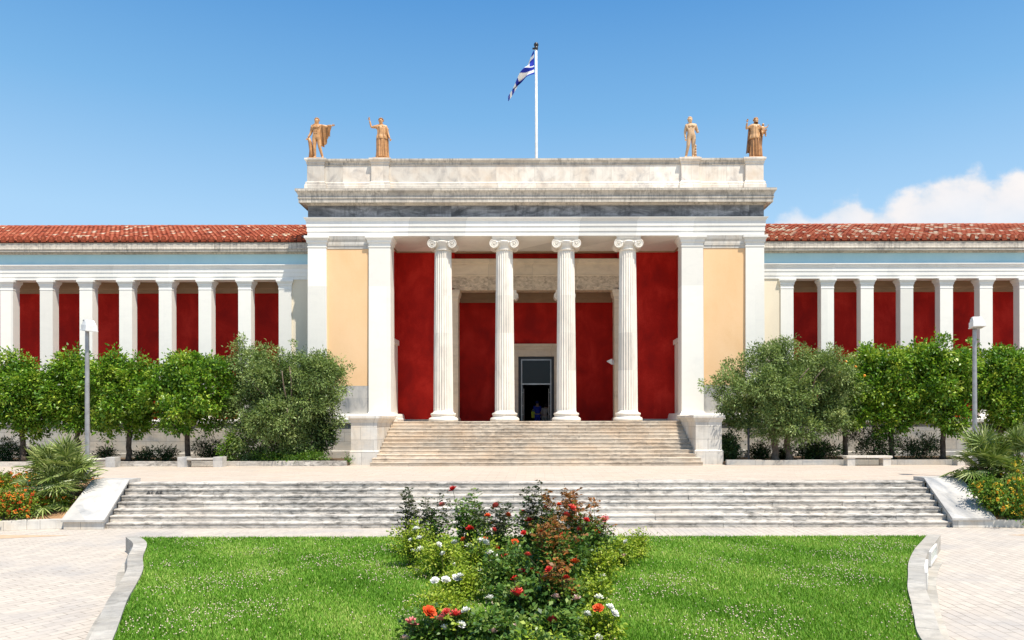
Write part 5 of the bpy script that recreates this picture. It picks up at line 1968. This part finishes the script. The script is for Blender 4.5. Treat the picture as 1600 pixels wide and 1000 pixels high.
olive(445, 31.3, 357, 525, 548, 712, [(452, 455), (476, 470)], 51, 'large bushy grey green olive tree left of the entrance, its foliage reaching the ground')
olive(1230, 31.4, 1126, 1334, 545, 684, [(1212, 1206), (1234, 1228)], 53, 'spreading grey green olive tree on short twin trunks right of the entrance')


# ------------------------------------------------------------------ shrubs in the tree beds
def shrub(name, cxp, d, w_, yt, yb, mat, size, nclump, per, seed, label, cat='shrub', group=None, z0=None, width=0.4, flowers=None, stems=True, depth=0.7, lob=8, spread=0.10):
    nr = np.random.default_rng(seed)
    rng = random.Random(seed)
    cx = (cxp - 838) * d / FPX
    z0 = rel(yb, d) if z0 is None else z0
    zt = rel(yt, d)
    rx = w_ / 2 * d / FPX
    r_ = thing(name, (cx, d, z0), label, cat, group)
    V, F, T, CC = crown(nr, (cx, d, (z0 + zt) / 2 + .03), (rx, rx * depth, (zt - z0) / 2), lob, nclump, per, size, width, spread, (0.35, 0.6), 0.0, 0.7)
    V[:, 2] = np.maximum(V[:, 2], z0 + 0.004)
    np_obj('foliage', V, F, T, M[mat], r_)
    if stems:
        m = MB()
        for k in range(7):
            a = rng.uniform(0, 6.28)
            trunk(m, rng, (cx + rng.uniform(-.1, .1) * rx, d + rng.uniform(-.1, .1) * rx, z0), (cx + math.cos(a) * rx * .6, d + math.sin(a) * rx * .5, z0 + (zt - z0) * rng.uniform(.6, .9)), .018, .007, .03, 4)
        m.build('stems', M['bark'], r_, smooth=True)
    if flowers:
        fm, n, fs = flowers
        # flat heads of many florets on the outside of the bush
        dd = unit(nr.normal(size=(n, 3)) + np.array([0, -0.3, 0.55]))
        c0_ = np.array([cx, d, (z0 + zt) / 2])
        j = nr.integers(0, len(CC), n)
        C = CC[j] + dd * spread * 1.3
        q = MB()
        for k in range(n):
            t_ = rng.random()
            for e in range(7):
                of = nr.normal(size=3) * fs * 0.45
                q.ball(C[k] + of, (fs * .42, fs * .42, fs * .3), 5, 3, min(1, max(0, t_ + rng.uniform(-.2, .2))))
        o = q.build('blossoms', M[fm], r_)
        o['kind'] = 'stuff'
    return r_


BB = TER + 0.1
SG = 'dark shrubs under the left trees'
SR_ = 'dark shrubs under the right trees'
shrub('oleander_bush', 10, 32.4, 54, 683, 722, 'oleander_leaf', .14, 90, 26, 61, 'dark oleander shrub at the left edge behind the kerb', group=SG, width=.22)
shrub('oleander_bush', 52, 32.2, 44, 695, 722, 'oleander_leaf', .13, 60, 24, 62, 'oleander shrub with a bright lower side, just left of the fan palm', group=SG, width=.24)
shrub('oleander_bush', 164, 32.4, 34, 696, 722, 'oleander_leaf', .13, 50, 22, 63, 'small dark shrub above the bench by the lamp post', group=SG, width=.24)
shrub('oleander_bush', 225, 31.9, 36, 700, 724, 'oleander_leaf', .12, 50, 24, 64, 'low dark shrub right of the straight slim trunk', group=SG, width=.26)
shrub('oleander_bush', 258, 31.9, 40, 698, 724, 'oleander_leaf', .12, 60, 24, 65, 'low dark shrub touching the left end of a marble bench', group=SG, width=.26)
shrub('oleander_bush', 326, 32.3, 50, 683, 722, 'oleander_leaf', .12, 90, 24, 66, 'dark shrub behind the seat of the left middle bench', group=SG, width=.26)
shrub('citrus_shrub', 362, 31.2, 40, 678, 722, 'orange_leaf', .11, 80, 24, 67, 'light green leafy shrub right of the marble bench', group=SG, width=.42)
shrub('oleander_bush', 395, 31.5, 44, 702, 723, 'oleander_leaf', .11, 60, 24, 68, 'low dark shrub under the left olive tree', group=SG, width=.3)
shrub('low_hedge', 430, 30.9, 70, 707, 724, 'hedge_leaf', .09, 100, 24, 69, 'low green hedge plant under the left olive, the darker one', 'hedge', 'low hedge plants', width=.42)
shrub('low_hedge', 482, 30.8, 56, 707, 724, 'hedge_leaf', .085, 110, 24, 70, 'low bright green hedge plant close to the entrance pedestal', 'hedge', 'low hedge plants', width=.45)
shrub('citrus_shrub', 502, 31.6, 44, 640, 712, 'oleander_leaf', .11, 150, 24, 71, 'dark leafy shrub at the right side of the left olive crown', group=SG, width=.42)
shrub('low_hedge', 544, 30.7, 8, 714, 724, 'hedge_leaf', .06, 20, 14, 72, 'tiny green tuft against the left pedestal', 'hedge', 'low hedge plants', width=.5, stems=False)
shrub('citrus_shrub', 1137, 31.2, 40, 676, 724, 'oleander_leaf', .12, 110, 24, 73, 'glossy dark shrub against the right pedestal', group=SR_, width=.42)
shrub('oleander_bush', 1188, 32.0, 34, 694, 724, 'oleander_leaf', .11, 60, 24, 74, 'dark shrub right of the thin metal post', group=SR_, width=.34)
shrub('oleander_bush', 1222, 32.6, 34, 700, 723, 'oleander_leaf', .11, 50, 22, 75, 'small dark shrub between the two olive trunks', group=SR_, width=.34)
shrub('oleander_bush', 1278, 31.8, 66, 690, 724, 'oleander_leaf', .12, 120, 26, 76, 'broad dark shrub between the olive trunks and the fruiting orange tree', group=SR_, width=.34)
shrub('oleander_bush', 1362, 32.2, 74, 664, 724, 'oleander_leaf', .13, 170, 26, 77, 'tall dark oleander with a pink flower behind the table shaped bench', group=SR_, width=.24)
shrub('oleander_bush', 1437, 32.0, 62, 682, 724, 'oleander_leaf', .14, 120, 26, 78, 'dark oleander between the table shaped bench and the tallest right orange tree', group=SR_, width=.2)

# flower banks
LG = 'flowering bushes of the left bank'
shrub('lantana_bush', 22, 22.4, 86, 738, 790, 'lantana_leaf', .07, 190, 24, 81, 'orange flowering bush at the back of the left bank', 'flowering bush', LG, width=.55, flowers=('lantana_orange', 190, .048), z0=.7)
shrub('lantana_bush', 6, 20.3, 92, 762, 822, 'lantana_leaf', .07, 230, 24, 82, 'orange flowering bush by the kerb at the left edge', 'flowering bush', LG, width=.55, flowers=('lantana_orange', 230, .048), z0=.18)
shrub('lantana_bush', 74, 20.9, 66, 768, 806, 'lantana_leaf', .065, 150, 24, 83, 'low orange flowering bush under the left fan palm', 'flowering bush', LG, width=.55, flowers=('lantana_orange', 70, .05), z0=.28)
shrub('lantana_bush', 138, 22.9, 20, 752, 768, 'lantana_leaf', .06, 40, 18, 84, 'small reddish flowering plant at the foot of the left lamp post', 'flowering bush', LG, width=.55, flowers=('lantana_orange', 14, .04), z0=.96)
shrub('lantana_bush', 1576, 20.3, 104, 748, 830, 'hedge_leaf', .075, 330, 26, 85, 'big yellow and orange flowering bush beside the right stair ramp', 'flowering bush', 'flowering bushes of the right bank', width=.55, flowers=('lantana_yellow', 420, .042), z0=.08)
shrub('lantana_bush', 1612, 21.3, 90, 722, 800, 'lantana_leaf', .075, 260, 26, 86, 'taller yellow flowering bush at the right edge behind the big one', 'flowering bush', 'flowering bushes of the right bank', width=.55, flowers=('lantana_yellow', 260, .042), z0=.4)
shrub('green_bush', 1535, 22.3, 60, 728, 775, 'hedge_leaf', .09, 120, 24, 87, 'leafy green bush at the foot of the right fan palm', 'shrub', None, width=.4, z0=.85)


# ------------------------------------------------------------------ fan palms
def fan_mesh(seed, rad=0.42, pet=0.5, nleaf=22):
    nr = np.random.default_rng(seed)
    V, F, T = [], [], []

    def quadstrip(pts, wds, side, t):
        b = len(V)
        for p, w_ in zip(pts, wds):
            V.append(p - side * w_)
            V.append(p + side * w_)
        for i in range(len(pts) - 1):
            F.append((b + 2 * i, b + 2 * i + 1, b + 2 * i + 3, b + 2 * i + 2))
            T.append(t)
    # along +X: petiole then a fan in the XY plane, tips drooping
    quadstrip([np.array([x, 0, 0.10 * math.sin(x / pet * 1.5)]) for x in np.linspace(0, pet, 5)], [.014, .012, .011, .010, .010], np.array([0, 1.0, 0]), .35)
    hub = np.array([pet, 0, 0.10 * math.sin(1.5)])
    for k in range(nleaf):
        a = R(-118) + R(236) * k / (nleaf - 1)
        L_ = rad * nr.uniform(.85, 1.1) * (1 - 0.22 * abs(a) / R(118))
        d = np.array([math.cos(a), math.sin(a), 0])
        sd = np.array([-math.sin(a), math.cos(a), 0])
        tl = nr.normal(.55, .2)
        pts, wd = [], []
        for u in (0, .25, .5, .75, 1.0):
            z = -0.16 * L_ * u ** 2.2 * nr.uniform(.6, 1.5) + 0.10 * L_ * u
            pts.append(hub + d * L_ * u + np.array([0, 0, z]))
            wd.append({0: .004, .25: .013, .5: .016, .75: .012, 1.0: .002}[u])
        quadstrip(pts, wd, sd + np.array([0, 0, .5 * (1 if k % 2 else -1)]), float(np.clip(tl, 0, 1)))
    return np.array(V), np.array(F), np.array(T)


def fan_palm(cxp, d, z0, ztop, rad, heads, seed, label, n_each):
    rng = random.Random(seed)
    x = (cxp - 838) * d / FPX
    r_ = thing('fan_palm', (x, d, z0), label, 'palm', 'fan palms beside the plaza stairs')
    protos = []
    for k in range(3):
        V, F, T = fan_mesh(seed * 7 + k, rad * .52, rad * .56)
        protos.append((V, F, T))
    meshes = [None] * 3
    for hi, (hx, hy, hz) in enumerate(heads):
        m = MB()
        trunk(m, rng, (x + hx * .3, d + hy * .3, z0 - .05), (x + hx, d + hy, z0 + hz), .10, .085, .03, 5)
        m.build('trunk', M['palm_trunk'], r_, smooth=True)
        for k in range(n_each):
            pi = k % 3
            if meshes[pi] is None:
                V, F, T = protos[pi]
                o = np_obj('frond', V + np.array([x, d, z0]), F, T, M['palm_leaf'], r_)
                meshes[pi] = o
            else:
                o = meshes[pi].copy()
                COL.objects.link(o)
            o.parent = r_
            el = R(rng.uniform(-35, 88)) if k > 6 else R(rng.uniform(62, 95))
            o.location = (hx, hy, hz)
            o.rotation_euler = (rng.uniform(-.5, .5), -el, k * 2.399 + rng.uniform(-.3, .3))
            sc = rng.uniform(.75, 1.15)
            o.scale = (sc, sc, sc)


fan_palm(90, 21.4, .45, 2.2, 1.06, [(-.30, .0, .62), (.20, -.1, .92), (.40, .0, .42), (.05, -.3, .25)], 5, 'spiky fan palm on the bank of orange flowers, in front of the lamp post', 24)
fan_palm(1556, 21.9, .75, 2.3, 1.08, [(-.45, .0, .75), (.15, .1, .6), (.62, -.05, .8), (-.25, -.25, .35)], 8, 'spiky fan palm with silvery upper fronds above the yellow flowering bush', 24)


# ------------------------------------------------------------------ rose bed
def bloom_mesh(colour, seed):
    rng = random.Random(seed)
    q = MB()
    rings = [(5, 0.95, 0.10), (5, 0.75, 0.35), (5, 0.52, 0.62), (4, 0.30, 0.85)]
    for ri, (n, rad, up) in enumerate(rings):
        for k in range(n):
            a = 2 * PI * k / n + ri * 0.6 + rng.uniform(-.15, .15)
            vs = []
            for v in range(4):
                for u in range(4):
                    uu, vv = u / 3 - 0.5, v / 3
                    w_ = 0.95 * rad * (0.35 + 1.0 * math.sin(PI * (0.15 + vv * 0.68)))
                    r_ = rad * (0.15 + 0.75 * vv ** 0.7) + (0.12 if vv > .9 else 0)
                    z = -0.3 + (0.25 + 0.75 * up) * vv * 1.05 - uu * uu * 0.3
                    an = a + uu * w_ / max(.25, r_) * 0.8
                    vs.append((r_ * math.cos(an), r_ * math.sin(an), z + rng.uniform(-.03, .03)))
            fs = [(v * 4 + u, v * 4 + u + 1, v * 4 + u + 5, v * 4 + u + 4) for v in range(3) for u in range(3)]
            q.add(vs, fs, 0.25 + 0.22 * ri + rng.uniform(-.12, .12))
    q.ball((0, 0, .25), (.2, .2, .3), 8, 6, .3)
    o = q.build('bloom', M['bloom_' + colour], None, local=True, smooth=True)
    return o


BLOOM = {}


def add_bloom(parent, colour, p, r, rng):
    if colour not in BLOOM:
        BLOOM[colour] = bloom_mesh(colour, len(BLOOM) + 3)
        o = BLOOM[colour]
    else:
        o = BLOOM[colour].copy()
        COL.objects.link(o)
    o.parent = parent
    o.location = Vector(p) - ORG[parent.name]
    o.scale = (r, r, r)
    o.rotation_euler = (rng.uniform(-.2, .9), rng.uniform(-.5, .5), rng.uniform(0, 6))


RG = 'rose bushes of the central bed'


def rose(cxp, d, w_, yt, mats, nleaf, stems, seed, label, blooms=(), size=.05, fill=0.6, dens=None):
    """stems from one root, leaflets in fives along them, plus the leafy body of the bush"""
    rng = random.Random(seed)
    nr = np.random.default_rng(seed)
    cx = (cxp - 838) * d / FPX
    zt = rel(yt, d)
    h = zt - LAWN
    rx = w_ / 2 * d / FPX
    r_ = thing('rose_bush', (cx, d, LAWN), label, 'rose bush', RG)
    m = MB()
    P, D, T = [], [], []
    tips = []
    for k in range(stems):
        a = rng.uniform(0, 6.28)
        rr = rng.uniform(0.1, 1.0) ** 0.7
        hh = h * (1.0 if k == 0 else rng.uniform(0.55, 0.97))
        end = Vector((cx + math.cos(a) * rx * rr * (.3 if k == 0 else .9), d + math.sin(a) * rx * rr * .8, LAWN + hh))
        st_ = Vector((cx + rng.uniform(-.08, .08), d + rng.uniform(-.08, .08), LAWN - .02))
        ctrl = st_.lerp(end, .5) + Vector((math.cos(a) * .05, math.sin(a) * .05, .10 * h))
        pts = [st_.lerp(ctrl, u).lerp(ctrl.lerp(end, u), u) for u in [i / 9 for i in range(10)]]
        m.tube(pts, [.0085 - .0006 * i for i in range(10)], 5)
        tips.append(end)
        nn = int(h / .034)
        for i in range(nn):
            u = .18 + .82 * (i / max(1, nn - 1))
            f = u * 9
            i0 = min(8, int(f))
            p = pts[i0].lerp(pts[i0 + 1], f - i0)
            b_ = rng.uniform(0, 6.28)
            ax = Vector((math.cos(b_), math.sin(b_), rng.uniform(.1, .6))).normalized()
            sd = ax.cross(Vector((0, 0, 1))).normalized()
            ln = size * rng.uniform(1.3, 2.2)
            t0 = rng.gauss(.5, .16) + .12 * (u - .5)
            for (ua, us) in ((.45, 1), (.45, -1), (.8, 1), (.8, -1), (1, 0)):
                P.append(p + ax * ln * ua)
                D.append(ax * (.5 if us else 1) + sd * us + Vector((0, 0, rng.uniform(-.5, .15))))
                T.append(t0 + rng.uniform(-.12, .12))
    m.build('stems', M['stem'], r_, smooth=True)
    V, F = leaf_quads(nr, np.array(P), np.array(D), size, .62, .3, .10)
    T = np.array(T)
    main, second = mats if isinstance(mats, tuple) else (mats, None)
    if second is not None:
        # the young growth at the top carries the second leaf colour
        zc = V[F[:, 0], 2]
        top = zc + nr.normal(0, .12, len(zc)) > LAWN + h * (.70 if second == 'rose_bronze' else .55)
        for sel, mt in ((top, second), (~top, main)):
            if sel.any():
                vi = F[sel]
                V2 = V[vi.ravel()]
                np_obj('young_leaves' if mt == second else 'leaves', V2, np.arange(len(V2)).reshape(-1, 4), T[sel], M[mt], r_)
    else:
        np_obj('leaves', V, F, T, M[main], r_)
    if nleaf:
        V, F, T2, CC = crown(nr, (cx, d, LAWN + h * fill * .5), (rx, rx * .8, h * fill * .5), 8, max(6, nleaf // 9), 15, size * 1.05, .6, .075, (.35, .6), 0.05, .6)
        V[:, 2] = np.maximum(V[:, 2], LAWN + .005)
        np_obj('foliage', V, F, T2, M[main], r_)
    for (bx, by, colour, rp) in blooms:
        dd = d - rng.uniform(0.8, 1.05) * rx * .8
        p = px(bx, by, dd)
        add_bloom(r_, colour, p, (1.1 if rp > 6 else 1.4) * rp * dd / FPX, rng)
        if rng.random() < .9:
            q = MB()
            root_ = min(tips, key=lambda t_: (t_ - p).length)
            mid = Vector((p.x + (root_.x - p.x) * .25, p.y + (root_.y - p.y) * .25, p.z - .12))
            q.tube([Vector((p.x, p.y, p.z - .01)), mid, Vector((root_.x, root_.y, max(LAWN + .02, min(root_.z, p.z) - .28)))], .004, 5)
            q.build('flower_stalk', M['stem'], r_)
    return r_


# back row, tall and dark against the steps
rose(640, 14.4, 40, 762, 'rose_olive', 90, 6, 101, 'thin dark rose bush at the far left of the bed, its twigs against the steps', (), .055, .5)
rose(678, 14.0, 62, 775, ('rose_green', 'rose_olive'), 420, 9, 102, 'dark green rose bush with one small pink bloom, second from the left at the back', ((690, 788, 'pink', 5),), .055, .75)
rose(734, 13.4, 66, 765, ('rose_green', 'rose_green'), 560, 11, 103, 'rose bush with a single high red bloom in front of the steps', ((707, 763, 'red', 6.5), (734, 825, 'red', 7), (769, 817, 'red', 4)), .055, .75)
rose(776, 12.9, 72, 786, ('rose_green', 'rose_olive'), 700, 12, 104, 'loose rose bush with scattered small red blooms left of the tallest bush', ((774, 789, 'coral', 4.5), (762, 805, 'orange', 4.5), (816, 801, 'red', 5), (794, 804, 'orange', 4), (772, 827, 'coral', 4)), .055, .7)
rose(840, 12.2, 84, 755, ('rose_green', 'rose_olive'), 700, 14, 105, 'tallest rose bush of the bed with dark leafy tips and a deep red bloom', ((826, 812, 'dark', 7), (805, 847, 'orange', 7), (776, 856, 'red', 4.5), (788, 867, 'coral', 4.5), (846, 830, 'red', 4), (852, 792, 'coral', 3.5), (818, 832, 'red', 4)), .055, .72)
rose(893, 11.8, 96, 764, ('rose_green', 'rose_bronze'), 700, 16, 106, 'tall rose bush with coppery red young leaves and bright coral blooms', ((894, 793, 'coral', 6), (885, 804, 'coral', 6), (873, 788, 'orange', 4), (905, 826, 'coral', 5), (880, 835, 'red', 4.5), (916, 812, 'red', 4.5), (868, 818, 'coral', 4), (900, 845, 'coral', 5)), .058, .7)
rose(928, 12.6, 70, 783, ('rose_green', 'rose_bronze'), 600, 12, 107, 'reddish leaved rose bush with a pale pink bloom at its right', ((944, 811, 'pink', 6), (930, 832, 'orange', 6), (920, 836, 'orange', 5)), .055, .75)
# low lime green bushes with white roses
rose(640, 13.2, 62, 815, 'rose_lime', 900, 10, 108, 'lime green low rose bush with white blooms at the left end of the bed', ((650, 825, 'white', 4), (655, 840, 'white', 4.5), (656, 857, 'white', 5), (641, 843, 'white', 3.5), (645, 860, 'white', 3.5)), .042, 1.0)
rose(684, 12.3, 84, 838, 'rose_lime', 1100, 10, 109, 'lime green rose bush with a few white blooms, in front of the red single bloom', ((710, 847, 'white', 5), (686, 850, 'white', 4), (733, 853, 'white', 5.5), (691, 864, 'white', 3.5), (711, 882, 'white', 4), (752, 844, 'white', 5)), .042, 1.0)
rose(742, 11.5, 76, 838, ('rose_lime', 'rose_green'), 900, 10, 110, 'mixed green rose bush with clustered white blooms left of centre', ((759, 847, 'white', 5.5), (765, 863, 'white', 5.5), (774, 868, 'white', 4), (750, 891, 'white', 4)), .046, 1.0)
rose(968, 13.3, 76, 838, 'rose_lime', 1300, 10, 111, 'rounded lime green rose bush at the right end of the bed', ((977, 846, 'white', 3.5), (974, 868, 'blush', 3.5)), .042, 1.0)
rose(1000, 14.0, 36, 830, 'rose_lime', 420, 6, 112, 'small lime green plant right of the rounded bush at the edge of the lawn', (), .042, 1.0)
rose(938, 11.8, 60, 855, 'rose_lime', 700, 8, 113, 'lime green rose bush below the reddish leaved one', ((941, 899, 'white', 4), ), .042, 1.0)
# middle
rose(790, 10.7, 84, 850, ('rose_green', 'rose_green'), 900, 10, 114, 'leafy dark green rose bush with a red bloom in the middle of the bed', ((805, 904, 'red', 6), (816, 893, 'dark', 6), (830, 891, 'dark', 7), (765, 934, 'white', 8)), .058, .9)
rose(868, 10.6, 100, 812, ('rose_green', 'rose_bronze'), 1000, 15, 115, 'big rose bush with copper leaves and a deep red bloom right of the middle', ((875, 880, 'dark', 7), (898, 877, 'orange', 6), (887, 910, 'orange', 6.5), (824, 866, 'coral', 5)), .064, .85)
rose(715, 10.8, 84, 892, 'rose_lime', 1000, 9, 116, 'low lime green rose bush with three white blooms in a row', ((679, 906, 'white', 7), (696, 905, 'white', 6), (713, 902, 'white', 6), (718, 899, 'white', 5)), .046, 1.0)
rose(690, 9.9, 80, 925, ('rose_lime', 'rose_lime'), 900, 8, 117, 'low yellowish green plant between the white and the pink roses', (), .044, 1.0)
rose(915, 10.3, 84, 898, ('rose_lime', 'rose_green'), 900, 9, 118, 'yellow green rose bush at the right side with a small orange bloom', ((935, 933, 'white', 6), ), .046, 1.0)
# front, nearest the camera
rose(815, 9.1, 92, 905, ('rose_green', 'rose_green'), 800, 10, 119, 'large leaved rose bush carrying the big coral pink bloom', ((809, 926, 'coral', 13), (838, 962, 'blush', 6)), .066, .85)
rose(870, 9.0, 84, 880, ('rose_green', 'rose_bronze'), 700, 10, 120, 'large leaved rose bush with a blush pink bloom near the front', ((868, 932, 'blush', 7.5), (900, 934, 'blush', 6), (884, 902, 'red', 5), (857, 889, 'red', 5)), .066, .85)
rose(668, 8.6, 84, 950, ('rose_green', 'rose_green'), 500, 9, 121, 'front rose bush with open orange and pink blooms on the left', ((671, 955, 'orange', 12), (643, 971, 'pink', 11), (690, 965, 'pink', 9), (696, 955, 'coral', 6), (632, 996, 'blush', 8), (694, 980, 'white', 6)), .060, .75)
rose(716, 8.5, 70, 950, ('rose_green', 'rose_lime'), 600, 9, 122, 'front rose bush with a coral pink and a white bloom', ((711, 958, 'coral', 10), (727, 953, 'white', 8), (720, 975, 'white', 6), (776, 966, 'white', 5)), .060, .8)
rose(790, 8.2, 90, 955, 'rose_green', 1100, 10, 123, 'broad leaved rose bush low at the front, with two faded blush blooms', ((770, 985, 'blush', 7), (806, 978, 'blush', 6)), .062, .95)
rose(862, 8.1, 80, 950, ('rose_green', 'rose_green'), 900, 9, 124, 'dark green rose bush low at the front with one dark red bloom', ((862, 968, 'dark', 6),), .064, .95)
rose(935, 8.6, 70, 950, ('rose_lime', 'rose_lime'), 800, 9, 125, 'front rose bush with an orange bloom and white blooms on the right', ((934, 950, 'orange', 9), (953, 948, 'white', 7), (960, 958, 'white', 7.5), (917, 959, 'white', 6), (935, 996, 'white', 6)), .050, .95)
rose(756, 12.3, 40, 842, ('rose_green', 'rose_olive'), 200, 6, 126, 'slender dark rose bush between the white roses and the tallest bush', ((723, 842, 'orange', 4), (757, 842, 'orange', 4)), .05, .8)
rose(826, 7.6, 110, 985, ('rose_green', 'rose_lime'), 900, 9, 127, 'nearest rose bush, cut off by the bottom edge', (), .062, 1.0)
